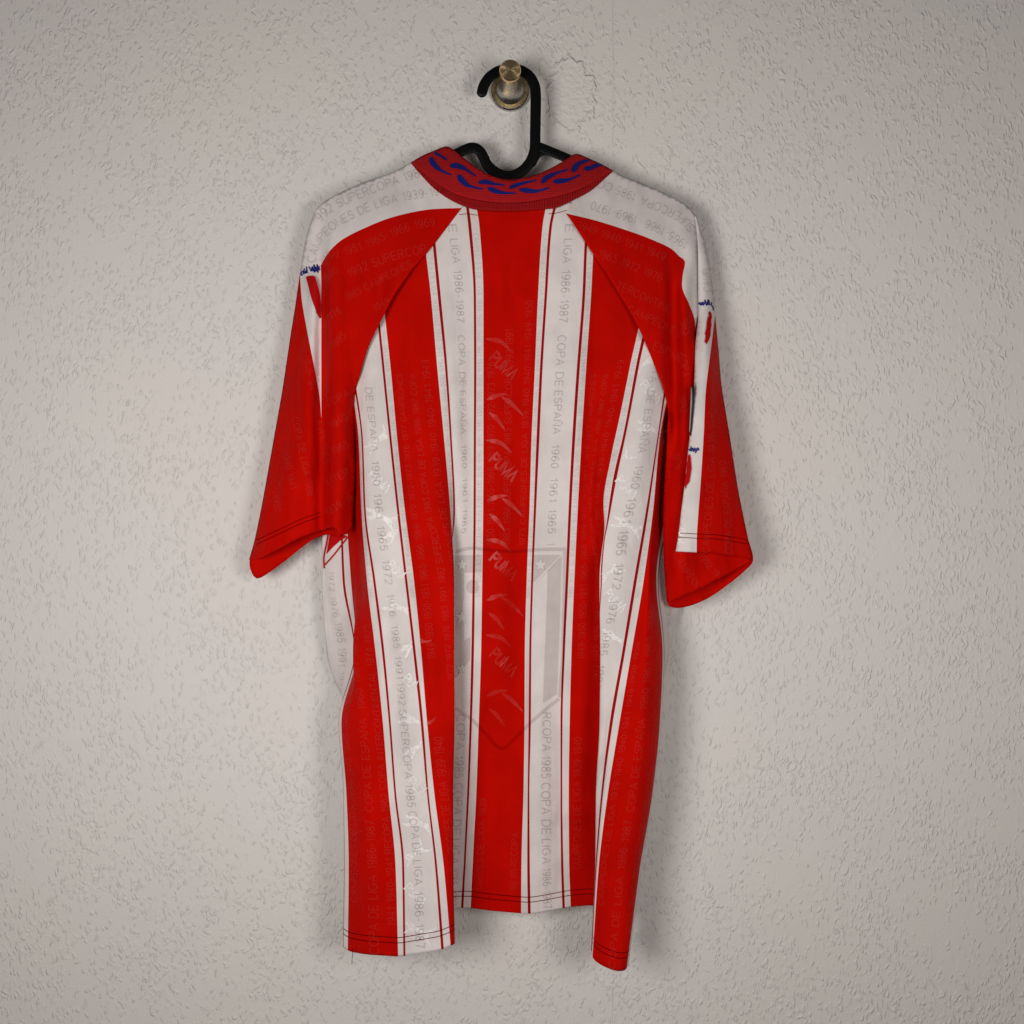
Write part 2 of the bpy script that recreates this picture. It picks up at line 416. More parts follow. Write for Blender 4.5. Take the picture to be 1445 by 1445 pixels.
def wall_mat():
    q = N('painted_woodchip_wallpaper'); tc = q.n('ShaderNodeTexCoord')
    sp = q.n('ShaderNodeSeparateXYZ'); q.set(sp.inputs[0], tc.outputs['Object'])
    cb = q.n('ShaderNodeCombineXYZ'); q.set(cb.inputs[0], sp.outputs[0]); q.set(cb.inputs[1], sp.outputs[2])
    base = cb.outputs[0]
    wn = q.n('ShaderNodeTexNoise', noise_dimensions='2D', i_Scale=85.0, i_Detail=2.0); q.set(wn.inputs['Vector'], base)
    off = q.n('ShaderNodeVectorMath', operation='MULTIPLY_ADD'); q.set(off.inputs[0], wn.outputs['Color'])
    off.inputs[1].default_value = (0.010, 0.010, 0); q.set(off.inputs[2], base)
    dens = q.n('ShaderNodeTexNoise', noise_dimensions='2D', i_Scale=14.0, i_Detail=3.0); q.set(dens.inputs['Vector'], base)
    total = None
    for i, (rot, sx, sy, sc, keep, hgt) in enumerate([(0.35, 1, 0.44, 250, 0.52, 1.0), (1.25, 1, 0.44, 225, 0.56, 1.0), (2.3, 1, 0.46, 290, 0.55, 0.8)]):
        mp = q.n('ShaderNodeMapping'); q.set(mp.inputs[0], off.outputs[0])
        mp.inputs['Rotation'].default_value = (0, 0, rot); mp.inputs['Scale'].default_value = (sx, sy, 1); mp.inputs['Location'].default_value = (3.1*i, 1.7*i, 0)
        vo = q.n('ShaderNodeTexVoronoi', voronoi_dimensions='2D', i_Scale=float(sc)); q.set(vo.inputs['Vector'], mp.outputs[0])
        cs = q.n('ShaderNodeSeparateColor'); q.set(cs.inputs[0], vo.outputs['Color'])
        sel = q.ramp(q.math('ADD', cs.outputs[0], q.math('MULTIPLY', q.math('SUBTRACT', dens.outputs[0], 0.5), 1.3)), keep+0.02, keep+0.14)
        h = q.math('MULTIPLY', q.ramp(vo.outputs['Distance'], 0.05, 0.42, 1.0, 0.0), q.math('MULTIPLY', q.math('MULTIPLY', sel, hgt), q.ramp(cs.outputs[1], 0.0, 1.0, 0.35, 1.15)))
        total = h if total is None else q.math('MAXIMUM', total, h)
    fine = q.n('ShaderNodeTexNoise', noise_dimensions='2D', i_Scale=420.0, i_Detail=3.0); q.set(fine.inputs['Vector'], base)
    und = q.n('ShaderNodeTexNoise', noise_dimensions='2D', i_Scale=45.0, i_Detail=3.0); q.set(und.inputs['Vector'], base)
    total = q.math('ADD', total, q.math('ADD', q.math('MULTIPLY', fine.outputs[0], 0.28), q.math('MULTIPLY', und.outputs[0], 0.6)))
    # filled hole right of the peg: a raised irregular rim and rough filler
    cx, cz = (806-CX)*S, (CY-136)*S
    dx = q.math('DIVIDE', q.math('SUBTRACT', sp.outputs[0], cx), 0.021); dz = q.math('DIVIDE', q.math('SUBTRACT', sp.outputs[2], cz), 0.034)
    pn = q.n('ShaderNodeTexNoise', noise_dimensions='2D', i_Scale=70.0, i_Detail=4.0); q.set(pn.inputs['Vector'], base)
    rr = q.math('ADD', q.math('SQRT', q.math('ADD', q.math('MULTIPLY', dx, dx), q.math('MULTIPLY', dz, dz))), q.math('MULTIPLY', q.math('SUBTRACT', pn.outputs[0], 0.5), 0.9))
    inner = q.ramp(rr, 0.80, 0.98, 1.0, 0.0)
    rim = q.math('MULTIPLY', q.ramp(rr, 0.80, 0.95), q.ramp(rr, 0.95, 1.08, 1.0, 0.0))
    crumb = q.n('ShaderNodeTexNoise', noise_dimensions='2D', i_Scale=240.0, i_Detail=4.0); q.set(crumb.inputs['Vector'], base)
    total = q.math('ADD', q.math('MULTIPLY', total, q.math('SUBTRACT', 1.0, q.math('MULTIPLY', inner, 0.5))),
                   q.math('ADD', q.math('MULTIPLY', rim, 1.8), q.math('MULTIPLY', q.math('MULTIPLY', inner, crumb.outputs[0]), 1.5)))
    # wallpaper joint
    sxp = (866-CX)*S
    jn = q.math('ABSOLUTE', q.math('SUBTRACT', q.math('ADD', sp.outputs[0], q.math('MULTIPLY', q.math('SUBTRACT', und.outputs[0], 0.5), 0.0015)), sxp))
    total = q.math('SUBTRACT', total, q.math('MULTIPLY', q.ramp(jn, 0.0003, 0.0011, 1.0, 0.0), 0.55))
    q.set(q.b.inputs['Normal'], q.bump(total, 0.66, 0.00115))
    big = q.n('ShaderNodeTexNoise', noise_dimensions='2D', i_Scale=3.2, i_Detail=3.0); q.set(big.inputs['Vector'], base)
    q.set(q.b.inputs['Base Color'], q.mix(q.ramp(big.outputs[0], 0.35, 0.65), (0.745, 0.705, 0.662, 1), (0.735, 0.70, 0.672, 1)))
    q.b.inputs['Roughness'].default_value = 0.62; q.b.inputs['Specular IOR Level'].default_value = 0.25
    return q.m
M_WALL = wall_mat()

# ------------------------------------------------------------------ wall
bm = bmesh.new(); bmesh.ops.create_cube(bm, size=1.0)
for v in bm.verts: v.co = (v.co.x*3.0, 0.05 + v.co.y*0.1, v.co.z*3.0)
me = bpy.data.meshes.new('wall'); bm.to_mesh(me); bm.free(); me.materials.append(M_WALL)
wall = new_obj('wall', me); tag(wall, kind='structure')

# ------------------------------------------------------------------ wall peg
AX, AZ = (720-CX)*S, (CY-128.5)*S*0.997
def lathe(name, prof, mat, parent, n=64):
    V = []; F = []
    for r, d in prof:
        for k in range(n):
            a = math.tau*k/n; V.append((AX + r*math.cos(a), -d, AZ + r*math.sin(a)))
    for i in range(len(prof)-1):
        for k in range(n):
            k2 = (k+1) % n; F.append((i*n+k, (i+1)*n+k, (i+1)*n+k2, i*n+k2))
    o = mesh(name, [(x-AX, y, z-AZ) for x, y, z in V], F, [mat], parent)
    o.location = (0, 0, 0)
    bmx = bmesh.new(); bmx.from_mesh(o.data); bmesh.ops.recalc_face_normals(bmx, faces=bmx.faces); bmx.to_mesh(o.data); bmx.free()
    o.data.polygons.foreach_set('use_smooth', [True]*len(o.data.polygons))
    m = o.modifiers.new('edges', 'EDGE_SPLIT'); m.split_angle = math.radians(38)
    return o
peg = bpy.data.objects.new('wall_peg', None); COL.objects.link(peg); peg.location = (AX, 0, AZ)
tag(peg, 'round brushed steel coat peg with brass-toned end cap screwed to the white wall', 'wall peg')
lathe('flange', [(0.0175, 0.0), (0.0182, 0.0008), (0.0182, 0.0042), (0.0174, 0.0052), (0.0165, 0.0054)], M_STEEL, peg)
lathe('dish', [(0.0168, 0.0054), (0.0150, 0.0050), (0.0128, 0.0050), (0.0100, 0.0054)], M_DISH, peg)  # ring coloured gold in place of reflections on the steel base
lathe('shank', [(0.0132, 0.0050), (0.0118, 0.0064), (0.0098, 0.0090), (0.0084, 0.0125), (0.0074, 0.0175), (0.0068, 0.024), (0.0066, 0.029), (0.0067, 0.0385), (0.0072, 0.0400)], M_STEEL, peg)
lathe('cap', [(0.0068, 0.0400), (0.0086, 0.0415), (0.0094, 0.0430), (0.0094, 0.0470), (0.0088, 0.0482), (0.0060, 0.0484), (0.0030, 0.0485), (0.0, 0.0485)], M_CAP, peg)

# ------------------------------------------------------------------ hanger
def bar(name, path, width, thick, d, mat, parent, depth=None, caps=True):
    p = smooth_path(path, 3.0); m = len(p)
    t = np.gradient(p, axis=0); t /= np.linalg.norm(t, axis=1)[:, None]; nrm = np.stack([-t[:, 1], t[:, 0]], 1)
    wv = np.broadcast_to(np.asarray(width, float), (m,)) if np.ndim(width) == 0 else np.interp(np.linspace(0, 1, m), np.linspace(0, 1, len(width)), width)
    ring = []
    for k in range(16):
        a = math.tau*k/16; c, s_ = math.cos(a), math.sin(a)
        e = 0.32
        ring.append((math.copysign(abs(c)**e, c), math.copysign(abs(s_)**e, s_)))
    prof = [(i, 1.0) for i in range(m)]
    V = []; F = []
    rows = []
    for i in range(m): rows.append((p[i], nrm[i], wv[i], 1.0))
    if caps:
        h = []
        for a in (80, 60, 40, 20):
            r = math.radians(a); h.append((p[0]-t[0]*wv[0]/2*math.sin(r), nrm[0], wv[0], math.cos(r)))
        tl = []
        for a in (20, 40, 60, 80):
            r = math.radians(a); tl.append((p[-1]+t[-1]*wv[-1]/2*math.sin(r), nrm[-1], wv[-1], math.cos(r)))
        rows = h + rows + tl
    for q, n_, w_, sc in rows:
        dd = d if depth is None else float(np.interp(q[0], depth[0], depth[1]))
        for (a, b) in ring:
            x = q + n_*w_/2*a*sc
            V.append(P(x[0], x[1], dd + thick/2*b*(0.4+0.6*sc)))
    R = len(rows)
    for i in range(R-1):
        for k in range(16):
            k2 = (k+1) % 16; F.append((i*16+k, i*16+k2, (i+1)*16+k2, (i+1)*16+k))
    F.append(tuple(range(16))); F.append(tuple(reversed(range((R-1)*16, R*16))))
    o = mesh(name, V, F, [mat], parent)
    bmx = bmesh.new(); bmx.from_mesh(o.data); bmesh.ops.recalc_face_normals(bmx, faces=bmx.faces); bmx.to_mesh(o.data); bmx.free()
    o.data.polygons.foreach_set('use_smooth', [True]*len(o.data.polygons))
    return o
Z = lambda pts: [(560+x/4.25, 60+y/4.25) for x, y in pts]
hanger = bpy.data.objects.new('clothes_hanger', None); COL.objects.link(hanger)
tag(hanger, 'black plastic clothes hanger hooked over the steel wall peg', 'hanger')
bar('hook', Z([(511, 298), (522, 258), (552, 212), (600, 176), (650, 160), (700, 157), (755, 172), (800, 208), (827, 262), (833, 320), (832, 420), (830, 540), (827, 640), (806, 706), (762, 762), (700, 796), (640, 797), (580, 770), (540, 730), (520, 690), (500, 655), (470, 633), (440, 632), (400, 648), (350, 672), (250, 722)]),
    15.2, 0.0075, 0.027, M_BLK, hanger)
HD = ([440, 560, 720, 880, 1000], [0.0235, 0.026, 0.0265, 0.026, 0.0235])
bar('shoulder_bar', [(470, 300), (520, 276), (570, 254), (618, 232), (640, 221)], 13.5, 0.007, 0.026, M_BLK, hanger, depth=HD)
bar('shoulder_bar', [(755, 205), (768, 210), (790, 219), (820, 232), (870, 256), (920, 280), (960, 302)], 13.5, 0.007, 0.026, M_BLK, hanger, depth=HD)
bar('gusset', [(752, 232), (760, 219), (772, 214)], 8.0, 0.0060, 0.0265, M_BLK, hanger)

# ------------------------------------------------------------------ the shirt: body
shirt = bpy.data.objects.new('football_shirt', None); COL.objects.link(shirt); shirt.location = (0, 0, 0)
tag(shirt, 'red and white striped short-sleeved football shirt hanging back outward on black hanger', 'shirt')
HEMV = 1340.0
ROWS = [285, 320, 420, 520, 620, 720, 820, 920, 1020, 1120, 1220, HEMV]
# u of the pattern, then x of it in every row (same order as ROWS)
UX = [  # (u, or list of u per row), [x per row]
 (-389.0, [360, 365, 385, 420, 446, 455, 454.5, 461, 492, 500, 500, 500]),
 (-341.6, [398, 402, 420, 450, 472, 480, 484, 500, 478, 484.5, 485.5, 484]),
 (-328.0, [410, 412, 430, 458, 478, 488, 495.6, 503, 482, 489, 492.3, 491]),
 (-300.0, [435, 438, 450, 475, 492, 497, 505, 498, 503, 510, 514, 516]),
 (-256.6, [470, 472, 478, 492, 506, 510, 517.9, 530, 540.4, 548.5, 558.2, 562]),
 (-246.6, [480, 481, 486, 496, 510, 513.6, 526.8, 539.2, 548.9, 556.6, 567.5, 569.4]),
 (-243.0, [483, 484, 489, 499, 512, 516, 529.7, 542.3, 551.4, 559, 570.2, 572]),
 (-195.6, [525, 523, 530, 539.8, 549.9, 560.5, 572, 583.4, 594, 602.8, 614, 623]),
 (-192.0, [528, 526, 533, 542.7, 552.8, 563.4, 575, 586.7, 597.3, 605, 616.7, 626.4]),
 (-182.0, [537, 535, 541, 551.4, 560.7, 571.4, 584.4, 594.4, 602.8, 613, 626, 636]),
 ([-110.6, -110.6, -110.6, -110.6, -110.6, -110.6, -122, -133, -144, -153, -167, -175], [597, 598, 608.2, 617, 626.6, 635.3, 641, 641, 641.5, 639.6, 639.8, 642]),
 ([-100.6, -100.6, -100.6, -100.6, -100.6, -100.6, -99, -103, -108, -111, -116, -118], [606, 608.5, 617.9, 628, 635, 639.5, 632, 625, 618, 613, 608, 606]),
 ([-97, -97, -97, -97, -97, -97, -76, -74, -72, -70, -65, -60], [609, 612, 621.7, 631, 637.3, 642, 642, 641, 641, 639, 639, 641]),
 (-49.6, [657, 661, 668.6, 669, 668.6, 668.3, 667, 665.3, 662.8, 659.3, 654.5, 650.5]),
 (-46.0, [660.5, 665, 671.5, 672, 671.5, 671.2, 670, 668.6, 665.7, 661.9, 657, 653.7]),
 (-36.0, [671, 676.4, 682, 682, 682, 681.6, 680.3, 678.7, 675.4, 672, 667, 664]),
 (36.0, [772, 765.7, 759.3, 754.9, 750.2, 747.3, 743.3, 740.7, 740.3, 738.8, 736, 735.5]),
 (46.0, [783, 775.2, 768.4, 762, 757.2, 753.3, 749.6, 747, 746, 744.8, 744.2, 745]),
 (49.6, [786.5, 778.7, 771.7, 765.5, 761, 756.4, 752.2, 749.6, 749, 746.9, 747.5, 748.8]),
 (97.0, [834, 827, 822, 814.4, 807.8, 802.7, 798.5, 794.2, 791.3, 791.3, 792, 794]),
 (100.6, [837, 830.5, 825.6, 818.2, 811.7, 806.2, 802, 797.2, 793.8, 793.4, 795, 797.3]),
 (110.6, [847, 840, 834, 827.2, 820.8, 815.3, 810.5, 806.6, 804, 802.7, 803.3, 805.5]),
 ([182, 182, 182, 182, 182, 160, 146, 151, 152, 149, 147, 144], [915, 910, 907, 888.2, 867.3, 841.5, 845.5, 847, 846, 841, 840, 838]),
 ([192, 192, 192, 192, 192, 182, 165, 182, 190, 192, 200, 200], [924, 919, 915, 896.7, 878, 851.8, 852, 864, 870, 873, 874, 862]),
 ([195.6, 195.6, 195.6, 195.6, 195.6, 192, 184, 212, 228, 235, 241, 241], [927, 922, 919, 900.6, 881.4, 858.4, 846, 847, 846, 841, 840, 833.5]),
 (243.0, [970, 965, 960, 942, 927.3, 911.8, 894.4, 878, 860.5, 848.5, 840.6, 834.2]),
 (246.6, [973, 968, 963, 945, 929, 915, 898.3, 881.8, 864.4, 850.8, 842, 835]),
 (256.6, [982, 977, 970, 950, 931, 921.5, 908, 891, 874, 857.6, 845, 836]),
 (300.0, [1020, 1012, 1000, 965, 938, 929, 919, 917, 908, 896, 880, 866]),
 (328.0, [1045, 1036, 1020, 978, 945, 938, 926, 935, 931, 920.5, 903.5, 884]),
 (341.6, [1058, 1048, 1030, 984, 950, 944, 929, 937.5, 933.5, 922, 906, 887]),
 (389.0, [1090, 1080, 1050, 1000, 965, 962, 960, 945, 922, 905, 890, 872]),
]
UXs = [(np.full(12, float(a)) if np.ndim(a) == 0 else np.array(a, float), np.array(b, float)) for a, b in UX]
I_L3, I_L2, I_L1, I_R1, I_R2, I_R3 = 10, 11, 12, 22, 23, 24
# depth off the wall: (u or control index, [d per row]) in cm
DU = [
 (-389.0, [1.5, 1.5, 1.2, 1.2, 1.4, 1.8, 2.3, 2.2, 2.0, 2.0, 2.0, 2.0]),
 (-341.6, [2.0, 2.0, 2.0, 2.0, 2.0, 2.3, 3.0, 3.5, 4.8, 5.3, 5.5, 5.6]),
 (-300.0, [2.5, 2.5, 2.5, 2.6, 3.0, 3.5, 4.6, 5.6, 6.6, 7.1, 7.4, 7.4]),
 (-256.6, [3.0, 3.2, 3.4, 4.0, 5.0, 5.6, 6.3, 6.9, 7.4, 7.7, 8.0, 8.0]),
 (-219.0, [3.3, 3.6, 4.1, 5.0, 5.8, 6.5, 6.8, 7.3, 7.7, 7.9, 8.2, 8.3]),
 (-182.0, [3.6, 4.2, 4.7, 5.25, 5.8, 6.3, 6.7, 7.1, 7.5, 7.8, 8.1, 8.2]),
 ('L3', [4.6, 4.9, 5.15, 5.2, 5.25, 5.5, 6.0, 6.4, 6.8, 7.1, 7.4, 7.5]),
 ('L2', [4.65, 4.95, 5.15, 5.15, 5.05, 4.95, 5.0, 4.7, 4.6, 4.5, 4.6, 4.7]),
 ('L1', [4.65, 5.0, 5.15, 5.1, 5.0, 4.75, 4.35, 4.05, 3.75, 3.5, 3.3, 3.2]),
 (-43.0, [4.7, 5.0, 5.2, 5.1, 4.95, 4.7, 4.35, 4.0, 3.75, 3.5, 3.3, 3.2]),
 (15.0, [4.75, 5.05, 5.25, 5.1, 4.85, 4.6, 4.3, 4.05, 3.9, 3.8, 3.75, 3.75]),
 (75.0, [4.7, 5.0, 5.2, 5.1, 4.9, 4.7, 4.4, 4.1, 3.85, 3.7, 3.65, 3.6]),
 ('R1', [3.6, 4.1, 4.7, 5.2, 5.4, 5.2, 4.4, 4.0, 3.7, 3.4, 3.2, 3.1]),
 ('R2', [3.5, 4.0, 4.6, 5.2, 5.5, 5.7, 5.1, 4.7, 4.6, 4.6, 4.7, 4.8]),
 ('R3', [3.4, 4.0, 4.6, 5.2, 5.55, 5.9, 6.2, 6.5, 6.9, 7.1, 7.4, 7.6]),
 (256.6, [3.0, 3.1, 3.3, 4.0, 4.9, 5.8, 6.6, 7.1, 7.4, 7.6, 7.8, 7.9]),
 (300.0, [2.5, 2.5, 2.5, 2.6, 3.0, 3.8, 5.6, 6.6, 7.4, 7.9, 8.3, 8.5]),
 (341.6, [2.0, 2.0, 2.0, 2.0, 2.0, 2.4, 3.4, 4.6, 5.4, 5.9, 6.4, 7.0]),
 (389.0, [1.5, 1.5, 1.2, 1.2, 1.2, 1.2, 1.3, 1.6, 2.0, 2.4, 2.8, 3.0]),
]
HEM = ([-389, -341.6, -328, -300, -256.6, -246.6, -195.6, -178, -150, -118, -60, -49.6, -36, -10, 36, 49.6, 97, 110.6, 144, 200, 241, 250, 256.6, 280, 300, 318, 330, 341.6, 389],
       [1310, 1335, 1342, 1347, 1350, 1349.6, 1340.5, 1333, 1318, 1300, 1281, 1281, 1281, 1285, 1289, 1289.7, 1281.5, 1279.5, 1277, 1300, 1341, 1346, 1350, 1363, 1370, 1371, 1367, 1358, 1330])
us = np.unique(np.concatenate([np.arange(-389, 389.1, 2.4), [-389, 389]]))
vs_ = np.concatenate([np.arange(285, 1220, 4.0), np.linspace(1220, HEMV, 34)])
RY = np.array(ROWS, float)
def rowval(arr, v): return pchip(RY, arr, v)
GX = np.zeros((len(vs_), len(us))); GD = np.zeros_like(GX); GY = np.zeros_like(GX)
cu = np.stack([rowval(a, vs_) for a, b in UXs], 1); cx_ = np.stack([rowval(b, vs_) for a, b in UXs], 1)
idx = {'L3': I_L3, 'L2': I_L2, 'L1': I_L1, 'R1': I_R1, 'R2': I_R2, 'R3': I_R3}
dcu = np.stack([cu[:, idx[a]] if isinstance(a, str) else np.full(len(vs_), a) for a, b in DU], 1)
dcd = np.stack([rowval(np.array(b), vs_) for a, b in DU], 1) * 0.01
hemy = np.interp(us, HEM[0], HEM[1])
hk = np.ones(9)/9; hemy[4:-4] = np.convolve(hemy, hk, 'valid')
for j, v in enumerate(vs_):
    o = np.argsort(cu[j], kind='stable'); uu = cu[j][o].copy(); xx = cx_[j][o]
    for k in range(1, len(uu)): uu[k] = max(uu[k], uu[k-1] + 0.15)
    GX[j] = pchip(uu, xx, us)
    o = np.argsort(dcu[j], kind='stable'); uu = dcu[j][o].copy(); dd = dcd[j][o]
    for k in range(1, len(uu)): uu[k] = max(uu[k], uu[k-1] + 0.15)
    GD[j] = pchip(uu, dd, us)
    f = max(0.0, (v-1220)/(HEMV-1220))
    GY[j] = v if v <= 1220 else 1220 + (hemy-1220)*f
# soft gathers running down the cloth
vv = vs_[:, None]; uuG = us[None, :]
fade = np.clip((vv-300)/200, 0, 1)
GD += 2.3*fade*(0.0009*np.sin(uuG/17.0 + 0.004*vv + 0.7*np.sin(vv/170)) + 0.0006*np.sin(uuG/9.5 - 0.006*vv + 1.3) + 0.0007*np.sin(uuG/31.0 + vv/95.0))
GD += 0.0005*np.sin(vv/23.0 + uuG/40.0)*np.sin(uuG/55.0 + vv/150)
# smooth across the columns so that folds are rounded, not sharp
def blur(a, n, ax):
    k = np.hanning(n+2)[1:-1]; k /= k.sum(); return np.apply_along_axis(lambda r: np.convolve(np.pad(r, n//2, 'edge'), k, 'valid'), ax, a)
GD = blur(GD, 5, 1)
K = S*(D-GD)/D
BP = np.stack([(GX-CX)*K, -GD, (CY-GY)*K], 2)
dU = np.gradient(BP, axis=1); dV = np.gradient(BP, axis=0)
BN = np.cross(dV, dU); BN /= np.maximum(np.linalg.norm(BN, axis=2), 1e-9)[..., None]
if BN[len(vs_)//2, len(us)//2, 1] > 0: BN = -BN
RAG_L = smooth_path([(651, 293.4), (614, 342), (601.6, 357), (579, 384), (554, 419), (539, 449), (529, 469), (519, 491.5), (512, 514), (508.5, 528)], 4)
RAG_R = smooth_path([(798.5, 301), (807, 312), (839.6, 362), (864.6, 399), (887, 436.7), (899.4, 459), (912, 486.5), (924, 516), (934, 541)], 4)
def outside(x, y):
    if y < 535:
        xl = np.interp(y, RAG_L[:, 1], RAG_L[:, 0])
        if x < xl - 7: return True
    if y < 560:
        xr = np.interp(y, RAG_R[:, 1], RAG_R[:, 0])
        if x > xr + 7: return True
    return False
nu = len(us); nv = len(vs_)
F = []
for j in range(nv-1):
    for i in range(nu-1):
        x = (GX[j, i]+GX[j+1, i+1])/2; y = (GY[j, i]+GY[j+1, i+1])/2
        if not outside(x, y): F.append((j*nu+i, (j+1)*nu+i, (j+1)*nu+i+1, j*nu+i+1))
patt = np.tile(us, nv); uvb = np.stack([np.tile(us, nv)*0.01, np.repeat(vs_, nu)*0.01], 1)
Bv = BP.reshape(-1, 3)
used = np.unique(np.array(F).ravel()); mp = np.full(len(Bv), -1); mp[used] = np.arange(len(used))
F = [tuple(int(mp[i]) for i in f) for f in F]
Bv = Bv[used]
back = mesh('back_panel', Bv, F, [M_STR], shirt, uv=uvb[used], attr={'pat': patt[used]})
solid(back, 0.0007)
PAT_USED = patt[used]
body_tris = [(f[0], f[1], f[2]) for f in F] + [(f[0], f[2], f[3]) for f in F]
CB = Caster([([tuple(v) for v in Bv], body_tris)])
def body_at(u, v, lift):
    fi = np.clip((np.asarray(u)-us[0])/(us[-1]-us[0])*(nu-1), 0, nu-1.001)
    fi = np.interp(u, us, np.arange(nu)); fi = np.clip(fi, 0, nu-1.001)
    fj = np.clip(np.interp(v, vs_, np.arange(nv)), 0, nv-1.001)
    i = fi.astype(int); j = fj.astype(int); a = (fi-i)[:, None]; b = (fj-j)[:, None]
    def bl(G): return (G[j, i]*(1-a)+G[j, i+1]*a)*(1-b) + (G[j+1, i]*(1-a)+G[j+1, i+1]*a)*b
    return bl(BP) + bl(BN)*lift
def body_text(body, u0, v0, cap, mat, down=True, bold=0.0, name='lettering', vmin=0, vmax=1400, stretch=1.0):
    v, f = text_mesh(body, cap, 0.13+bold)
    if not len(v): return
    v = v*np.array([stretch, 1.0])
    if down: u = u0 + (v[:, 1]-cap/2); vv = v0 + v[:, 0]
    else: u = u0 - (v[:, 1]-cap/2); vv = v0 - v[:, 0]
    ok = (vv > vmin) & (vv < vmax)
    f = [q for q in f if all(ok[i] for i in q)]
    x = np.array([0.0])
    pts = body_at(u, vv, 0.0008)
    keep = []
    for q in f:
        c = pts[list(q)].mean(0); k = (D-(-c[1]))/D*S
        px = c[0]/k+CX; py = CY-c[2]/k
        if not outside(px-0 if px < 722 else px, py): keep.append(q)
    if not keep: return
    us_ = sorted({i for q in keep for i in q}); m = {k: i for i, k in enumerate(us_)}
    V = [tuple(pts[i]) for i in us_]
    return mesh(name, V, orient(V, [tuple(m[i] for i in q) for q in keep]), [mat], back)
# front panel, close to the wall behind the back panel
fr = []; frf = []
fv = np.linspace(300, 1262, 40); fn = 30
for j, v in enumerate(fv):
    xl = np.interp(v, [300, 420, 620, 720, 820, 920, 1020, 1262], [560, 520, 462, 457, 456, 463, 494, 504])
    xr = np.interp(v, [300, 420, 620, 720, 820, 920, 1020, 1262], [880, 920, 962, 960, 957, 943, 920, 872])
    for i in range(fn):
        t = i/(fn-1)
        fr.append(P(xl+(xr-xl)*t, v, 0.011 + 0.006*math.sin(math.pi*t) + 0.0015*math.sin(t*23)))
frf = [(j*fn+i, (j+1)*fn+i, (j+1)*fn+i+1, j*fn+i+1) for j in range(39) for i in range(fn-1)]
fpat = np.tile(np.linspace(389, 900, fn), 40)
fo = mesh('front_panel', fr, frf, [M_STR], shirt, uv=np.array([(i % fn*0.1, i//fn*0.1) for i in range(len(fr))]), attr={'pat': fpat}); solid(fo, 0.0007)

# ------------------------------------------------------------------ left sleeve (as seen)
TOP_L = [(446, 295), (457, 284.7), (479.5, 272), (514, 257), (556.7, 242), (580, 228.6)]
UND_L = [(580, 228.6), (604, 232), (640, 250), (657, 284), (651, 293.4)]
BND_L = [(651, 293.4), (601.6, 296), (551.8, 307), (514, 322), (484.5, 337), (469.5, 349.5), (459.6, 362), (452.5, 375)]
CRS_L = [(446, 295), (447, 337), (452.5, 375), (453.4, 424), (453.4, 500), (453.4, 560), (453.5, 650), (453.5, 748)]
SIL_L = [(446, 295), (436, 320), (427, 359), (423.5, 389), (419.7, 412), (409.8, 474), (398, 552), (384.8, 627), (370, 709.4), (358.7, 764), (351.2, 790)]
HEM_L = [(351.2, 790), (366, 788), (397, 772), (424, 759), (453.5, 748), (464, 744.5), (474.5, 746), (480, 753), (489.5, 754), (497, 744)]
INN_L = [(497, 744), (498.5, 714), (500.7, 664.6), (499.8, 600), (502, 552), (508.5, 528)]
WED_L = [(423.5, 391), (426, 424), (434.7, 474), (444.6, 524), (450.9, 560), (453.4, 590)]
sp_ = lambda c, st=4.0: [tuple(p) for p in smooth_path(c, st)]
ragl = [tuple(p) for p in RAG_L]
out_L = sp_(TOP_L)[:-1] + sp_(UND_L)[:-1] + ragl[:-1] + sp_(INN_L[::-1])[:-1] + sp_(HEM_L[::-1])[:-1] + sp_(SIL_L[::-1])[:-1]
cr_l = sp_(CRS_L); bd_l = sp_(BND_L); wd_l = sp_(WED_L)
white_L = sp_(TOP_L)[:-1] + sp_(UND_L)[:-1] + bd_l[:-1] + [(452.8, 380)] + [p for p in cr_l if 380 < p[1] < 588] + wd_l[::-1] + [p for p in sp_(SIL_L[::-1]) if p[1] < 390]
def valley(x, ys, ds, w, rise):
    out = []
    for y in np.arange(ys[0], ys[-1]+1, 28.0):
        d = float(np.interp(y, ys, ds)); out += [(x, y, d), (x-w, y, d+rise), (x+w, y, d+rise*1.25)]
    return out
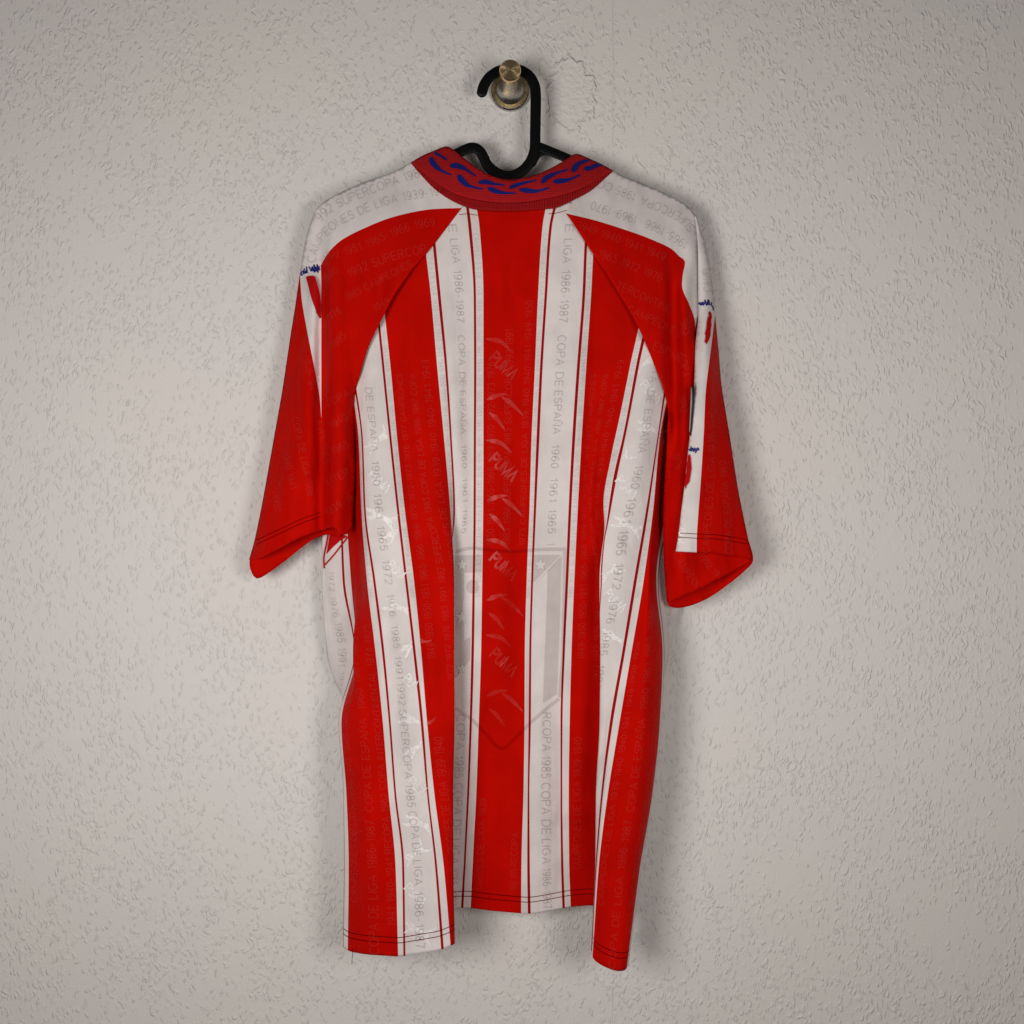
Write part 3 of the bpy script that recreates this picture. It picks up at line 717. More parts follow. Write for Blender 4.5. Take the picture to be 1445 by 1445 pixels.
F_L = Field(valley(453.4, [400, 500, 600, 748], [.0345, .0380, .0400, .0405], 8, .0062) + [
 (446, 295, .030), (457, 285, .029), (480, 272, .0285), (514, 257, .0285), (557, 242, .0290), (580, 229, .0300), (604, 232, .034), (640, 250, .040), (657, 284, .0470), (651, 293, .0485),
 (470, 300, .0345), (500, 285, .036), (545, 270, .0375), (590, 262, .040), (620, 272, .044), (600, 296, .0475), (552, 307, .0465), (514, 322, .0455), (484, 337, .0430), (462, 358, .0395),
 (614, 342, .0538), (602, 357, .0545), (579, 384, .0552), (554, 419, .0555), (539, 449, .0555), (529, 469, .0552), (519, 491, .0542), (512, 514, .0525), (508, 528, .0505),
 (447, 337, .0315), (452.5, 375, .0340), 
 (463, 380, .0430), (466, 430, .0500), (468, 500, .0540), (472, 560, .0570), (476, 610, .0590), (478, 660, .0600), (478, 710, .0600), (474, 746, .0590),
 (490, 400, .0500), (505, 380, .0485), (520, 400, .0525), (535, 420, .0500), (490, 470, .0525), (500, 500, .0520), (560, 350, .0525), (580, 340, .0505), (530, 345, .0490),
 (497, 744, .0470), (498.5, 714, .0450), (500.7, 665, .0440), (499.8, 600, .0440), (502, 552, .0455), (492, 560, .0530), (492, 620, .0535), (492, 690, .0540),
 (440, 325, .031), (436, 320, .0280), (427, 359, .0270), (440, 359, .0335), (423.5, 389, .0260), (438, 389, .0360), (420, 412, .0260), (437, 424, .0385), (410, 474, .0260), (432, 474, .0430), 
 (398, 552, .0270), (425, 552, .0460), (385, 627, .0280), (415, 627, .0480), (432, 627, .0490), (370, 709, .0290), (405, 709, .0500), (435, 709, .0490), (359, 764, .0300), (351, 790, .0310), (385, 770, .0480), (397, 772, .0490), (424, 759, .0500), (366, 788, .0390)], c=9.0, ky=0.42)
def ripple(pts):
    x, y = pts[:, 0], pts[:, 1]
    return 0.0010*np.sin(x/8.0+y/60.0)*np.clip((y-330)/80, 0.2, 1)+0.0006*np.sin(y/31.0-x/25.0)+0.0005*np.sin(x/13.0+y/17.0)*np.clip((y-380)/150, 0, 1)
sl, slv, slf = sheet('sleeve', out_L, [bd_l[1:-1], cr_l[1:-1], wd_l], F_L, [(white_L, 1)], [M_RED, M_WHT], shirt, 4.5, ripple)
sl['label'] = 'sleeve on the left of the photo with white shoulder and long white wedge'
far_L = sp_([(446, 300), (436, 325), (427, 362), (410, 478), (398, 556), (384.8, 630), (370, 712), (358.7, 767), (352, 793), (355, 808), (362, 816.5), (373, 812.5), (402, 791.6), (440, 762), (462, 754), (480, 757), (488, 700), (488, 600), (480, 480), (476, 380), (465, 310)], 5)
F_LF = Field([(446, 300, .0275), (436, 325, .0255), (427, 362, .0245), (410, 478, .0240), (398, 556, .0250), (385, 630, .0260), (370, 712, .0275), (359, 767, .0290), (352, 793, .0300), (355, 808, .0300), (362, 816, .0290), (373, 812, .0285), (402, 792, .0275), (440, 762, .0290), (480, 757, .0320), (488, 700, .0300), (488, 600, .0280), (480, 480, .0220), (476, 380, .0200), (465, 310, .0210), (430, 600, .0180), (430, 450, .0170), (430, 720, .0200)], c=8)
so, v_, f_ = sheet('sleeve_underside', far_L, [], F_LF, [], [M_RED], sl, 7.0)
CL = Caster([(slv, slf)])
# near hem turned band shade line: stitching
# ------------------------------------------------------------------ right sleeve
TOP_R = [(865, 240), (879.5, 248.6), (914, 262), (951.8, 279.7), (971.7, 292), (981, 303)]
UND_R = [(798.5, 301), (793, 290), (812, 262), (840, 245), (865, 240)]
CR2 = [(981, 303), (984, 330), (985, 374), (985, 412), (985, 449), (982, 470)]
BND_R = [(798.5, 301), (839.6, 310.9), (879.5, 323.3), (914.4, 335.8), (946.8, 350.7), (959, 362), (966.5, 368.5), (963.5, 388), (963, 407), (972, 428), (980, 450), (982, 470)]
BR_R = [(982, 470), (989, 520), (990, 605), (990, 682), (1005, 735), (1030, 765), (1061, 791)]
BH_R = [(1061, 791), (1035, 806), (1009, 819), (977, 836), (955, 845), (941, 850)]
BL_R = [(941, 850), (937, 802), (935.6, 752), (937, 690), (942, 620), (943, 575), (934, 541)]
ragr = [tuple(p) for p in RAG_R]
bnd_r = sp_(BND_R)
out_R = sp_(UND_R)[:-1] + sp_(TOP_R)[:-1] + sp_(CR2)[:-1] + sp_(BR_R)[:-1] + sp_(BH_R)[:-1] + sp_(BL_R)[:-1] + ragr[::-1][:-1]
white_R = sp_(UND_R)[:-1] + sp_(TOP_R)[:-1] + sp_(CR2)[:-1] + bnd_r[::-1][:-1]
F_R = Field(valley(952, [415, 480, 560, 620], [.0395, .0385, .0390, .0425], 8, .0058) + [
 (798.5, 301, .0490), (793, 290, .0475), (812, 262, .040), (840, 245, .034), (865, 240, .0300), (879, 248.6, .0290), (914, 262, .0285), (952, 280, .0285), (972, 292, .0285), (981, 303, .0290),
 (850, 275, .041), (900, 288, .0375), (940, 305, .0365), (962, 315, .0370), (974, 320, .0340), (984, 330, .0305), (985, 374, .0335), (985, 412, .0365), (985, 449, .0390), (982, 470, .0400),
 (975, 350, .0385), (974, 390, .0415), (975, 420, .0425), (840, 311, .0480), (880, 323, .0465), (914, 336, .0455), (947, 351, .0440), (966, 368, .0400),
 (807, 312, .0530), (840, 362, .0550), (865, 399, .0558), (887, 437, .0560), (899, 459, .0562), (912, 486, .0558), (924, 516, .0538), (934, 541, .0510),
 (880, 370, .0500), (915, 380, .0490), (930, 420, .0515), (938, 470, .0510), (943, 375, .0460), (948, 400, .0430),
 (966, 460, .0505), (968, 510, .0515), (966, 560, .0515), (963, 610, .0520), (958, 680, .0540), (955, 745, .0560), (955, 800, .0570),
 (943, 575, .0440), (942, 620, .0440), (937, 690, .0440), (935.6, 752, .0440), (937, 802, .0450), (941, 850, .0440), (977, 836, .0540), (1009, 819, .0500), (1061, 791, .0430),
 (980, 480, .0450), (989, 520, .0400), (990, 605, .0390), (990, 682, .0400), (1005, 735, .0390), (1030, 765, .0400), (975, 700, .0480), (980, 790, .0530)], c=9.0, ky=0.42)
sr, srv, srf = sheet('sleeve', out_R, [bnd_r[1:-1]], F_R, [(white_R, 1)], [M_RED, M_WHT], shirt, 4.5, ripple)
sr['label'] = 'sleeve on the right of the photo with white shoulder and white strip to the cuff'
# outer fold of the right sleeve, lying over it
NL = [(981, 303), (984, 330), (985, 374), (985, 412), (985, 449), (981, 490), (979, 550), (973.5, 612), (965.5, 689.5), (959, 739), (953.5, 778)]
NH = [(953.5, 778), (983, 779.5), (1008, 780.5), (1040, 785), (1062, 789)]
NS = [(1062, 789), (1054, 751.8), (1041.5, 689.5), (1029, 609.8), (1018.5, 545), (1014, 494), (1009, 441), (1006.6, 412), (1001.6, 374), (994, 339.5), (984, 309.6), (981, 303)]
NW = [(1009, 444), (1004, 486.5), (996, 552), (993, 614.7), (989, 677), (983.5, 752), (983, 779.5)]
nw = sp_(NW)
out_N = sp_(NL)[:-1] + sp_(NH)[:-1] + sp_(NS)[:-1]
white_N = sp_(NL)[:-1] + [(953.5, 779.5), (983, 783)] + nw[::-1] + [p for p in sp_(NS) if p[1] < 443]
F_N = Field([(981, 303, .0300), (984, 330, .0315), (985, 374, .0345), (985, 412, .0375), (985, 449, .0405), (981, 490, .0470), (979, 550, .0560), (973.5, 612, .0600), (965.5, 689, .0620), (959, 739, .0630), (953.5, 778, .0630),
 (992, 350, .0335), (995, 400, .0390), (996, 449, .0440), (996, 490, .0500), (993, 550, .0580), (990, 612, .0620), (985, 690, .0640), (978, 740, .0650), (975, 779, .0650),
 (1062, 789, .0460), (1054, 752, .0460), (1041, 689, .0440), (1029, 610, .0415), (1018.5, 545, .0385), (1014, 494, .0345), (1009, 441, .0310), (1006.6, 412, .0270), (1001.6, 374, .0280), (994, 339, .0285), (984, 309, .0292),
 (1008, 545, .0480), (1012, 612, .0525), (1015, 690, .0560), (1020, 750, .0560), (1035, 750, .0520), (1010, 780, .0590), (1040, 785, .0520)], c=9.0, ky=0.42)
sn, snv, snf = sheet('outer_fold', out_N, [nw], F_N, [(white_N, 1)], [M_RED, M_WHT], sr, 4.5, ripple)
# folded-under return of that edge and the far side of the sleeve
ret = []
rp = smooth_path([p for p in NL if p[1] > 440], 8)
rd = F_N(rp)
V = []; 
for p, d in zip(rp, rd):
    for k, (dx, dd) in enumerate([(0, 0), (1.5, -.002), (5, -.005), (14, -.009)]): V.append(P(p[0]+dx, p[1]-k*0.5, max(d+dd-0.0002, 0.03)))
n4 = len(rp)
mesh('folded_edge', V, orient(V, [(j*4+i, (j+1)*4+i, (j+1)*4+i+1, j*4+i+1) for j in range(n4-1) for i in range(3)]), [M_RED], sr)
far_R = sp_([(984, 312), (994, 342), (1001, 376), (1008, 444), (1013, 496), (1018, 548), (1028.5, 612), (1041, 692), (1053.5, 754), (1062.6, 791), (1050, 806), (1031.5, 821.5), (1001.6, 842.7), (976.7, 854), (955, 858), (943, 853), (950, 790), (955, 700), (955, 600), (955, 480), (958, 380), (970, 320)], 5)
F_RF = Field([(984, 312, .0270), (994, 342, .0260), (1001, 376, .0250), (1008, 444, .0285), (1013, 496, .0320), (1018, 548, .0355), (1028, 612, .0385), (1041, 692, .0410), (1053, 754, .0430), (1062, 791, .0435), (1031, 821, .0370), (1001, 843, .0310), (977, 854, .0320), (955, 858, .0360), (943, 853, .0410), (950, 790, .0330), (955, 700, .0290), (955, 600, .0250), (955, 480, .0220), (958, 380, .0210), (970, 320, .0230), (1000, 700, .0200), (990, 560, .0180), (990, 450, .0175), (1010, 800, .0250)], c=8)
sheet('sleeve_underside', far_R, [], F_RF, [], [M_RED], sr, 7.0)
CRt = Caster([(srv, srf)]); CN = Caster([(snv, snf)])
CALLR = Caster([(srv, srf), (snv, snf)])

# ------------------------------------------------------------------ collar
CT = [(580, 229), (596, 219.5), (615, 211.5), (627, 206.8), (634, 207.2), (641, 212), (655, 223), (675, 238), (690, 246), (708, 252), (725, 253), (742, 250), (760, 245), (785, 233), (803, 222), (810, 217.5), (817, 217.5), (830, 223), (850, 232), (864.5, 240)]
CM = [(864.5, 240), (842, 254), (807, 270.6), (772, 279.5), (736, 284.7), (701, 284.7), (666, 280), (642, 273), (619, 260), (595, 241.5), (580, 229)]
CBt = [(580, 229.5), (594, 246.5), (614, 267), (637.6, 282), (661, 292), (682, 296), (724.7, 297), (767, 294), (786, 291.8), (809.4, 281), (835, 267), (864, 241)]
F_C = Field([(580, 229, .0325), (596, 219.5, .0300), (627, 206.8, .0290), (655, 223, .0390), (690, 246, .0490), (725, 253, .0515), (760, 245, .0490), (785, 233, .0420), (813, 217, .0300), (850, 232, .0305), (864, 240, .0325),
 (842, 254, .0405), (807, 270.6, .0500), (772, 279.5, .0555), (736, 284.7, .0580), (701, 284.7, .0580), (666, 280, .0550), (642, 273, .0510), (619, 260, .0450), (595, 241.5, .0375),
 (610, 230, .0370), (640, 240, .0460), (680, 262, .0550), (724, 270, .0575), (765, 262, .0550), (800, 245, .0450), (835, 237, .0360)], c=6)
co, cov, cof = sheet('collar', sp_(CT)[:-1] + sp_(CM)[:-1], [], F_C, [], [M_COL], shirt, 4.0, None, 0.0022)

def F_B(q):
    d = F_C(q); return d - 0.0007 - 0.0022*np.clip((d-0.036)/0.012, 0, 1)
cm_in = [(x, y-6) for x, y in CM[1:-1]]
band_out = sp_(CBt)[:-1] + sp_([(864, 241)] + cm_in + [(580, 229.5)])[:-1]
bo, bv, bf = sheet('rib_band', band_out, [], F_B, [], [M_RIB], co, 3.5, None, 0.0016)
CC = Caster([(cov, cof)])
links = [([(225, 662), (262, 682), (300, 707)], 20, 9), ([(203, 690), (215, 722), (258, 765), (325, 796)], 38, 9), ([(320, 742), (360, 742), (410, 762), (470, 803)], 38, 9),
 ([(368, 795), (388, 825), (430, 860), (515, 882)], 40, 9), ([(490, 843), (530, 838), (580, 850), (645, 858)], 32, 9), ([(545, 875), (580, 888), (630, 903), (710, 906)], 34, 9),
 ([(675, 878), (705, 862), (760, 845), (832, 829)], 28, 9), ([(735, 884), (775, 889), (840, 893), (912, 872)], 34, 9), ([(868, 846), (895, 815), (945, 790), (1022, 765)], 34, 9),
 ([(938, 838), (970, 834), (1030, 825), (1098, 795)], 36, 9), ([(1052, 778), (1075, 742), (1105, 722), (1150, 708)], 38, 14), ([(1122, 760), (1150, 758), (1190, 742), (1225, 736)], 34, 14)]
for pth, w0, w1 in links:
    p = smooth_path(Z(pth), 1.5); t = np.linspace(0, 1, len(p))
    wd = np.interp(t, [0, 0.08, 0.2, 0.42, 0.62, 1], [w0*0.35, w0*0.75, w0*0.9, w0*0.75, w1*1.7, w1*1.1])/4.25
    a, f = strip(p, wd); lay('chain_link', a, f, CC, BLUE, co, 0.0012)

# ------------------------------------------------------------------ stitching
def body_line(name, us_range, off, width, mat):
    ul = np.arange(us_range[0], us_range[1], 2.0)
    hy = np.interp(ul, us, hemy)
    v0 = HEMV - off*(HEMV-1220)/np.maximum(hy-1220, 20)
    wv = width*(HEMV-1220)/np.maximum(hy-1220, 20)
    a = body_at(ul, v0-wv/2, 0.0005); b = body_at(ul, v0+wv/2, 0.0005); m = len(ul)
    V = [tuple(x) for x in np.vstack([a, b])]
    mesh(name, V, orient(V, [(i, i+1, m+i+1, m+i) for i in range(m-1)]), [mat], back)
for off in (27.0, 19.5):
    body_line('hem_stitching', (-344, -160), off, 1.3, THREAD)
    body_line('hem_stitching', (246, 334), off-1, 1.3, THREAD)
for off in (23.5, 16.5): body_line('hem_stitching', (-66, 150), off, 1.2, THREAD)
def offset_line(path, dy): return [(x, y-dy) for x, y in path]
for dy in (20, 26):
    a, f = strip(smooth_path(offset_line([(957, 778), (983, 779.5), (1008, 780.5), (1040, 785), (1056, 788)], dy), 3), 1.1); lay('cuff_stitching', a, f, CN, THREAD, sr)
    a, f = strip(smooth_path(offset_line([(362, 788), (397, 772), (424, 759), (452, 749)], dy), 3), 1.0); lay('cuff_stitching', a, f, CL, THREAD, sl)
# seam stubs where the stripes meet the collar
for pth in ([(648, 303), (660, 302), (674, 304)], [(774, 302), (784, 301), (800, 297)]):
    a, f = strip(smooth_path(pth, 2), 1.0); lay('seam_stitching', a, f, CB, THREAD, back)
# loose thread under the hem
tp = smooth_path([(497, 1338), (497.6, 1346), (497, 1352), (496.4, 1361)], 2)
V = [tuple(np.array(P(x, y, 0.0745)) + np.array([0.0003*math.cos(a), 0.0003*math.sin(a), 0])) for x, y in tp for a in (0.5, 2.6, 4.7)]
mesh('loose_thread', V, [(3*i+k, 3*i+(k+1) % 3, 3*i+3+(k+1) % 3, 3*i+3+k) for i in range(len(tp)-1) for k in range(3)], [THREAD], back)
# crumpled cloth tucked up under the left armpit
RED_CLOTH = M_RED
lay_poly('tucked_stripe', [(466, 751), (478, 751), (491, 757), (480, 763), (470, 772), (461, 782)], CB, RED_INK, back, 4, 0.0012)
for pth in ([(464, 750), (461, 768), (457.5, 786), (458, 802)], [(491, 758), (480, 772), (468, 787), (459, 797)]):
    a, f = strip(smooth_path(pth, 2), 2.0); lay('tucked_stripe', a, f, CB, RED_INK, back, 0.0012)

# ------------------------------------------------------------------ tonal lettering woven along the stripes
def body_words(words, u0, cap, mat):
    for t_, a, b in words:
        wid = text_mesh(t_, 1.0)[0][:, 0].max(); body_text(t_, u0, a, cap, mat, stretch=(b-a)/(wid*cap))
COLW = [('E', 318, 328), ('LIGA', 338, 372), ('1986-1987', 381, 456), ('COPA', 474, 516), ('DE', 526, 545), ('ESPA\u00d1A', 552, 613), ('1960', 627, 661), ('1961', 674, 708), ('1965', 718, 753)]
body_words(COLW + [('1', 766, 769)], 74, 10.5, INK_W); body_words(COLW, -71, 10.5, INK_W)
LOW = [('1985', 1066, 1098), ('COPA', 1105, 1149), ('DE', 1157, 1177), ('LIGA', 1184, 1219), ('1986-1987', 1228, 1334)]
body_words([('RCOPA', 1006, 1060)] + LOW, 74, 11.5, INK_W); body_words([('COPA', 1008, 1058)] + LOW, -62, 10.5, INK_W)
body_words([('DE', 548, 566), ('ESPA\u00d1A', 575, 638), ('1960', 650, 686), ('1961', 696, 732), ('1965', 742, 777), ('1972', 790, 825), ('1976', 838, 870), ('1985', 882, 915), ('1991', 925, 958), ('1992', 963, 995), ('SUPERCOPA', 1002, 1099), ('1985', 1106, 1139), ('COPA', 1145, 1184), ('DE', 1190, 1207), ('LIGA', 1214, 1248), ('1986-1987', 1256, 1334)], -222, 10.5, INK_W)
body_words([('TA', 522, 540), ('DE', 552, 570), ('ESPA\u00d1A', 578, 640), ('1960', 656, 690), ('1961', 702, 738), ('1965', 748, 784), ('1972', 795, 832), ('1976', 846, 880), ('1985', 890, 925), ('1991', 938, 970)], 221, 10.5, INK_W)
body_text('1972 1976 1985 1991 1992', -365, 806, 11, INK_W, vmax=1000); body_text('1976 1991 1992', 365, 858, 10, INK_W, vmax=960)
U1 = 'RECOPA 1962 COPA INTERCONTINENTAL 1974 1975 CAMPEONES DE LIGA 1939-1940 1940-1941'
U2 = '1972 1972 1976 1985 1991 1992 SUPERCOPA 1985 COPA DE LIGA 1986-1987 COPA'
U3 = '1949-1950 1950-1951 1965-1966 1969-1970 1972-1973 1976-1977 CAMPEONES'
for c in (-146, 146):
    body_text('1976 RECOPA 1962 1975 CAMPEONES DE LIGA 1939-1940 1940-1941 1949', c+19, 985, 10.5, INK_R, down=False)
    body_text(U2, c-2, 960, 8.5, INK_R, down=False); body_text(U3, c-23, 930, 8.5, INK_R, down=False)
    body_text('CAMPEONES DE LIGA 1939-1940', c-24, 1230, 9.5, INK_R, down=False)
body_text('1975 CAMPEONES DE LIGA 1939-1940 1940-1941 1949-1950', 24, 770, 9.5, INK_R, down=False)
body_text('1985 1986 SUPERCOPA 1985 SUPERCOPA 1992 1991', -2, 770, 9.5, INK_R, down=False)
body_text('1950 1951 1965-1966 1969-1970 1972-1973 1976', -25, 770, 9.0, INK_R, down=False)
body_text('CAMPEONES DE LIGA 1939', -26, 1285, 9.5, INK_R, down=False); body_text('1950 1976 RECOPA', 24, 1285, 9.5, INK_R, down=False)
for c in (-292, 292):
    s_ = 1 if c > 0 else -1
    body_text('COPA DE LIGA 1986-1987  COPA DE ESPAÑA  1960 1961 1965 1972 1976', c+4, 1338, 11.5, INK_R, down=False)
    body_text('1941 1940-1941 RECOPA 1962 COPA INTERCONTINENTAL 1974 1975', c+27, 1300, 10, INK_R, down=False)
    body_text('CAMPEONES DE LIGA 1939-1940 1940-1941 1949-1950 1950', c-24, 1270, 10, INK_R, down=False)
for c in (-187, -105, -41, 41, 105, 187, -251, 251):
    body_text('CAMPEONES DE LIGA 1939-1940 1940-1941 1949-1950 1950-1951 1965-1966 1969-1970 1972-1973 1976-1977 COPA DE LIGA 1986', c, 330, 6.5, INK_W2, vmax=1330)

# ------------------------------------------------------------------ woven crest
def starpoly(cx, cy, r, rot=-90):
    return [(cx+(r if k % 2 == 0 else r*0.42)*math.cos(math.radians(rot+36*k)), cy+(r if k % 2 == 0 else r*0.42)*math.sin(math.radians(rot+36*k))) for k in range(10)]
crest = bpy.data.objects.new
def crest_strip(path, wd, mat):
    a, f = strip(smooth_path(path, 3), wd); lay('woven_crest', a, f, CB, mat, back, 0.0005)
crest_strip([(643, 779), (655, 775), (668, 773.5), (700, 777), (730, 778), (760, 775.5), (799, 775)], 5, CREST_D)
crest_strip([(797, 778), (796, 850), (794, 930), (789.5, 984)], 5, CREST_D)
crest_strip([(789, 986), (770, 1001), (752, 1017), (730, 1038), (708, 1056), (688, 1038), (664, 1014), (643, 999)], 5, CREST_D)
for pl in ([(641.5, 784), (680, 783), (680, 808), (655, 808), (655, 904), (664, 898), (664, 930), (650, 950), (641.5, 958)],
           [(752, 783), (792, 783), (754, 821), (751, 822)], [(772.5, 805), (793, 784), (791, 850), (788, 930), (786, 980), (766, 992), (768, 930), (771, 860)]):
    lay_poly('woven_crest', pl, CB, CREST_D, back, 6, 0.0005)
lay_poly('woven_crest', [(667+9*math.cos(a), 828+10*math.sin(a)) for a in np.linspace(0, math.tau, 20)[:-1]], CB, CREST_D, back, 6, 0.0007)
for cx_s, cy_s, r_ in ((652, 797, 9.5), (652, 871, 10), (652, 944, 8.5), (763, 797, 9.5)):
    lay_poly('crest_star', starpoly(cx_s, cy_s, r_), CB, CREST_L, back, 2.5, 0.0008)
crest_strip([(790, 787), (775, 804), (757, 822)], 1.5, CREST_L)

# ------------------------------------------------------------------ satin jacquard: word marks and leaping cats
CAT = [(0, 6), (5, 9), (12, 6.5), (20, 6), (27, 8), (33, 12), (36, 17), (37, 22), (39, 16), (37, 9), (33, 4.5), (36, -1), (42, -5), (47, -6), (46, -8), (39, -7), (31, -3), (24, 0), (16, 0), (10, -4), (2, -9), (-5, -10), (-6, -8), (0, -5), (5, -1), (2, 2), (-3, 1), (-7, 3), (-6, 6)]
def cat(x, y, sc, rot, mat, caster=None, parent=None):
    c, s_ = math.cos(math.radians(rot)), math.sin(math.radians(rot))
    pl = [(x+sc*(a*c-b*s_), y-sc*(a*s_+b*c)) for a, b in CAT]
    pts, tris = triangulate(pl, [], 2.5)
    lay_split('satin_cat_motif', pts, tris, CB, SHINE, SHINE_R2, back, 0.0003)
def word(x, y, ang, cap, mat, caster=None, parent=None):
    c, s_ = math.cos(math.radians(ang)), math.sin(math.radians(ang))
    v, f = text_mesh('PUMA', cap, 0.24); v = v*np.array([0.78, 1.0])
    pts = np.stack([x + v[:, 0]*c + v[:, 1]*s_, y + v[:, 0]*s_ - v[:, 1]*c], 1)
    if caster is None: lay_split('satin_word_mark', pts, f, CB, SHINE, SHINE_R, back, 0.0004, 2)
    else: lay('satin_word_mark', pts, f, caster, mat, parent, 0.0005)
for y in (512, 655, 795, 930):
    word(690, y-4, 43, 16, SHINE_R)
    for p3 in ([(687, y+52), (702, y+46), (716, y+44)], [(708, y+48), (722, y+58), (738, y+74)], [(690, y+70), (700, y+78), (712, y+94)], [(686, y-34), (706, y-30), (722, y-16)]):
        q_, f_ = strip(smooth_path(p3, 2), np.interp(np.linspace(0, 1, len(smooth_path(p3, 2))), [0, .3, .7, 1], [1.5, 7.0, 4.5, 1.5])); lay_split('satin_streak', q_, f_, CB, SHINE, SHINE_R, back, 0.0004)
for x, y in ((519, 672), (546, 800), (568, 960), (575, 1105), (570, 1255)): word(x, y, 44, 13, SHINE); cat(x+2, y+52, 1.05, -28, SHINE); cat(x+2, y-40, 0.9, 32, SHINE)
for x, y in ((902, 545), (868, 680), (852, 840)): word(x, y, 46, 13, SHINE); cat(x+2, y+55, 1.0, -30, SHINE); cat(x-4, y-22, 0.8, 30, SHINE)

# ------------------------------------------------------------------ lettering on the sleeves
def ln(txt, path, cap, cst, mat, par): path_text('lettering', txt, path, cap, cst, mat, par)
ln('1992 SUPERCOPA 1985', [(449, 318), (463, 303), (490, 288), (525, 274), (560, 261), (592, 250), (620, 243)], 12, CL, INK_W, sl)
ln('CAMPEONES DE LIGA 1939-1940', [(444, 372), (449, 355), (458, 338), (475, 322), (500, 308), (535, 293), (575, 283), (618, 276), (650, 272)], 11.5, CL, INK_W, sl)
ln('1950 1951 1965-1966 1969', [(455, 376), (472, 364), (495, 358), (530, 345), (565, 330), (600, 321), (630, 316)], 11, CL, INK_R, sl)
ln('1992 SUPERCOPA', [(494, 392), (520, 380), (560, 366), (605, 356)], 11.5, CL, INK_R, sl)
for t_, x, y, a in (('1940', 460, 400, -42), ('1985 CAMPEONES', 490, 425, -28), ('1976', 464, 455, -38), ('1949', 530, 440, -30), ('1985', 472, 492, -45), ('COPA', 464, 575, -30), ('1940', 470, 605, -35), ('1965', 472, 642, -32), ('INTER', 464, 686, -30), ('1939-19', 463, 728, -33)):
    c, s_ = math.cos(math.radians(a)), math.sin(math.radians(a)); ln(t_, [(x, y), (x+40*c, y+40*s_), (x+110*c, y+110*s_)], 9.5, CL, INK_R, sl)
for t_, x, y in (('COPA DE LIGA 1986', 413, 590), ('1940-1941 1949', 428, 505), ('1940 1941', 400, 640), ('1951', 385, 700), ('CAMPEONES', 444, 585)):
    ln(t_, [(x, y), (x+14, y+70), (x+30, y+170)], 9, CL, INK_R, sl)
ln('19 65', [(431, 370), (433, 345), (440, 320)], 9, CL, INK_W, sl)
ln('SUPERCOPA 1985 COPA', [(981, 322), (968, 306), (940, 291), (905, 277), (875, 264), (840, 252)], 11.5, CRt, INK_W, sr)
ln('1965-1966  1969-1970', [(972, 343), (950, 328), (920, 313), (880, 299), (825, 281)], 11.5, CRt, INK_W, sr)
for t_, p0, p1 in (('1949 1940-1941 1949', (815, 322), (946, 372)), ('1965 1972 1976', (843, 362), (960, 410)), ('INTERCONTINENTAL', (857, 402), (950, 445)), ('CAMPEONES', (884, 440), (960, 478)), ('ESPAÑA', (920, 492), (960, 512))):
    ln(t_, [p0, ((p0[0]+p1[0])/2, (p0[1]+p1[1])/2-1), p1], 10.5, CRt, INK_R, sr)
for t_, x, y in (('COPA', 958, 500), ('1985', 960, 450), ('1992', 957, 560), ('1976', 950, 640)): ln(t_, [(x, y), (x+6, y+30), (x+9, y+70)], 9, CRt, INK_R, sr)
ln('CAMPEONES DE LIGA 1939-1940', [(1000, 780), (1004, 720), (1008, 650), (1009, 560), (1008, 480)], 10, CN, INK_R, sr)
ln('COPA DE ESPAÑA 1960', [(1032, 782), (1030, 720), (1022, 640), (1016, 560)], 9, CN, INK_R, sr)
ln('CAMPEONES', [(950, 782), (968, 815), (990, 838)], 10, CRt, INK_R, sr); ln('1992 1965', [(985, 785), (1003, 808), (1012, 815)], 9, CRt, INK_R, sr)
ln('CAMP', [(1002, 412), (1001, 390), (996, 350)], 9, CN, INK_W, sr)
word(960, 745, 100, 8, SHINE, CN, sr)

# ------------------------------------------------------------------ sleeve script, brush strokes, badge
def scribble(name, pts, wd, cst, mat, par):
    a, f = strip(smooth_path(pts, 0.8), wd); lay(name, a, f, cst, mat, par, 0.0008)
Z5 = lambda pts: [(400+x/11.12, 350+y/11.12) for x, y in pts]
for pth in ([(315, 360), (292, 375), (280, 410), (292, 430), (305, 415)], [(335, 320), (322, 365), (318, 405), (332, 402)], [(345, 360), (340, 395), (360, 385), (362, 350), (358, 390), (372, 385)], [(362, 292), (372, 340), (370, 390), (385, 375)],
            [(402, 292), (425, 330), (445, 365), (450, 320), (455, 290)], [(455, 300), (470, 345), (490, 380), (484, 300), (478, 265), (500, 330), (512, 372)], [(505, 300), (525, 350), (540, 385), (530, 300), (525, 262), (548, 330), (556, 350), (552, 300)], [(556, 285), (565, 340), (576, 345)]):
    scribble('club_script', Z5(pth), 1.7, CL, BLUE_INK, sl)
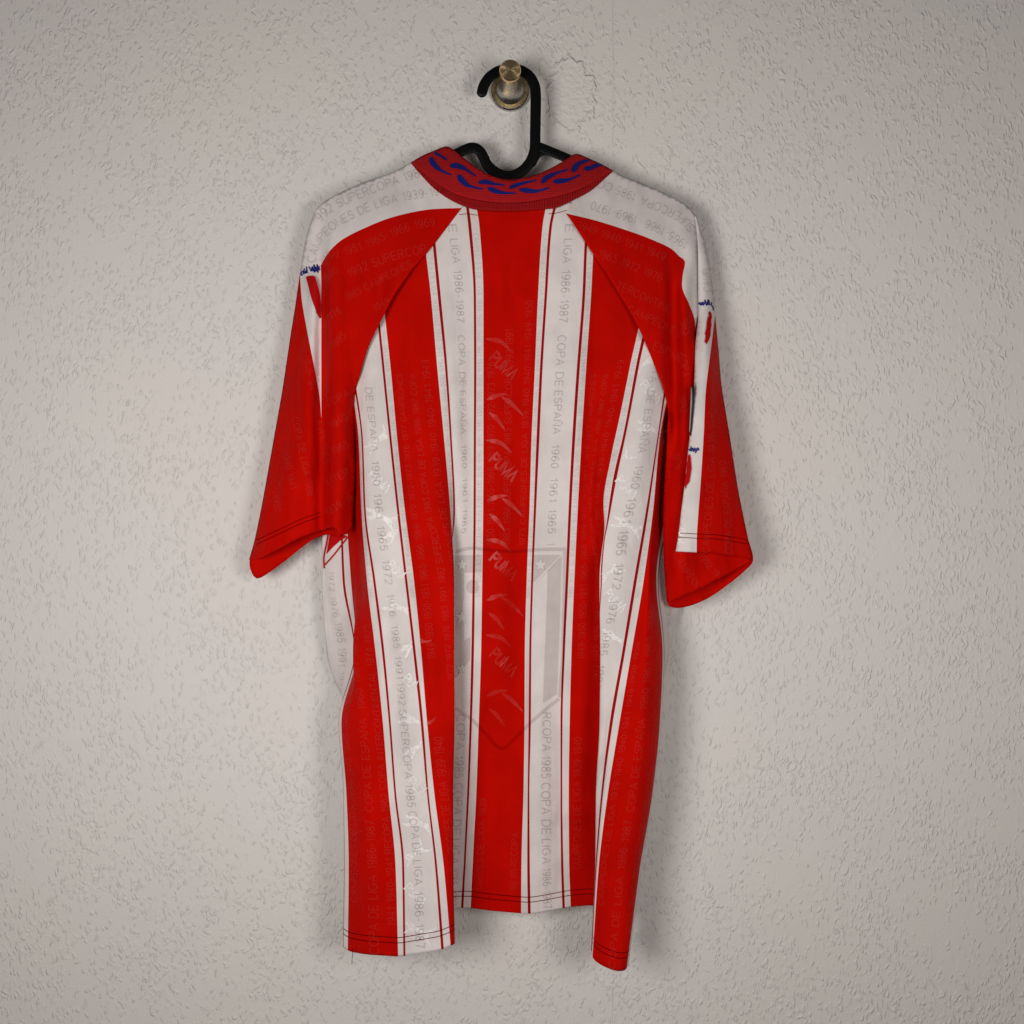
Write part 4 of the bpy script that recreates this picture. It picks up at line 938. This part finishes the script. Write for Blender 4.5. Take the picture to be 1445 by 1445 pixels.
lay_poly('red_brush_stroke', Z5([(365, 460), (385, 445), (465, 437), (488, 455), (505, 520), (520, 580), (552, 690), (572, 800), (582, 900), (582, 1090), (560, 1110), (520, 1040), (505, 1020), (500, 985), (462, 830), (425, 690), (400, 590)]), CL, RED_INK, sl, 3, 0.0020)
Z6 = lambda pts: [(940+x/4.52, 400+y/4.52) for x, y in pts]
for pth in ([(207, 140), (215, 122), (222, 140), (232, 120), (236, 140), (246, 118)], [(244, 105), (252, 125), (258, 140), (262, 120), (268, 105), (270, 138)], [(272, 110), (276, 135), (284, 138), (290, 120)], [(288, 140), (296, 150), (300, 170)]):
    scribble('club_script', Z6(pth), 1.6, CN, BLUE_INK, sr)
for pth in ([(143, 1050), (150, 1065), (157, 1060)], [(160, 1040), (158, 1070), (168, 1050), (175, 1072), (182, 1050)], [(184, 1048), (190, 1068), (200, 1050), (207, 1060), (196, 1066), (186, 1082)]):
    scribble('club_script', Z6(pth), 1.6, CN, BLUE_INK, sr)
lay_poly('red_brush_stroke', Z6([(275, 178), (284, 190), (288, 215), (283, 240), (286, 265), (280, 300), (278, 335), (268, 365), (262, 375), (254, 392), (250, 378), (243, 380), (248, 350), (252, 335), (246, 325), (254, 290), (258, 250), (262, 220), (270, 205), (266, 190)]), CN, RED_INK, sr, 3, 0.0016)
lay_poly('red_brush_stroke', Z6([(140, 1098), (150, 1090), (158, 1110), (160, 1140), (163, 1180), (157, 1220), (150, 1265), (132, 1290), (124, 1312), (118, 1285), (122, 1250), (130, 1200), (134, 1150), (138, 1125)]), CN, RED_INK, sr, 3, 0.0016)
bpx = Z6([(166, 640), (178, 655), (182, 690), (178, 760), (172, 850), (166, 920), (158, 975), (152, 960), (156, 890), (160, 800), (164, 720)])
def badge(name, pl, mat, th, base):
    pts, tris = triangulate(pl, [], 4); V = [P(x, y, 0.0575+base) for x, y in pts]; o = mesh(name, V, orient(V, tris), [mat], sr); solid(o, th)
    return o
badge('sleeve_badge', bpx, BADGE_B, 0.0012, 0.0035)
badge('badge_face', [(x-1.2, y) for x, y in Z6([(164, 660), (172, 670), (172, 760), (164, 860), (158, 950), (153, 940), (158, 840), (162, 740)])], BADGE_W, 0.0006, 0.0042)
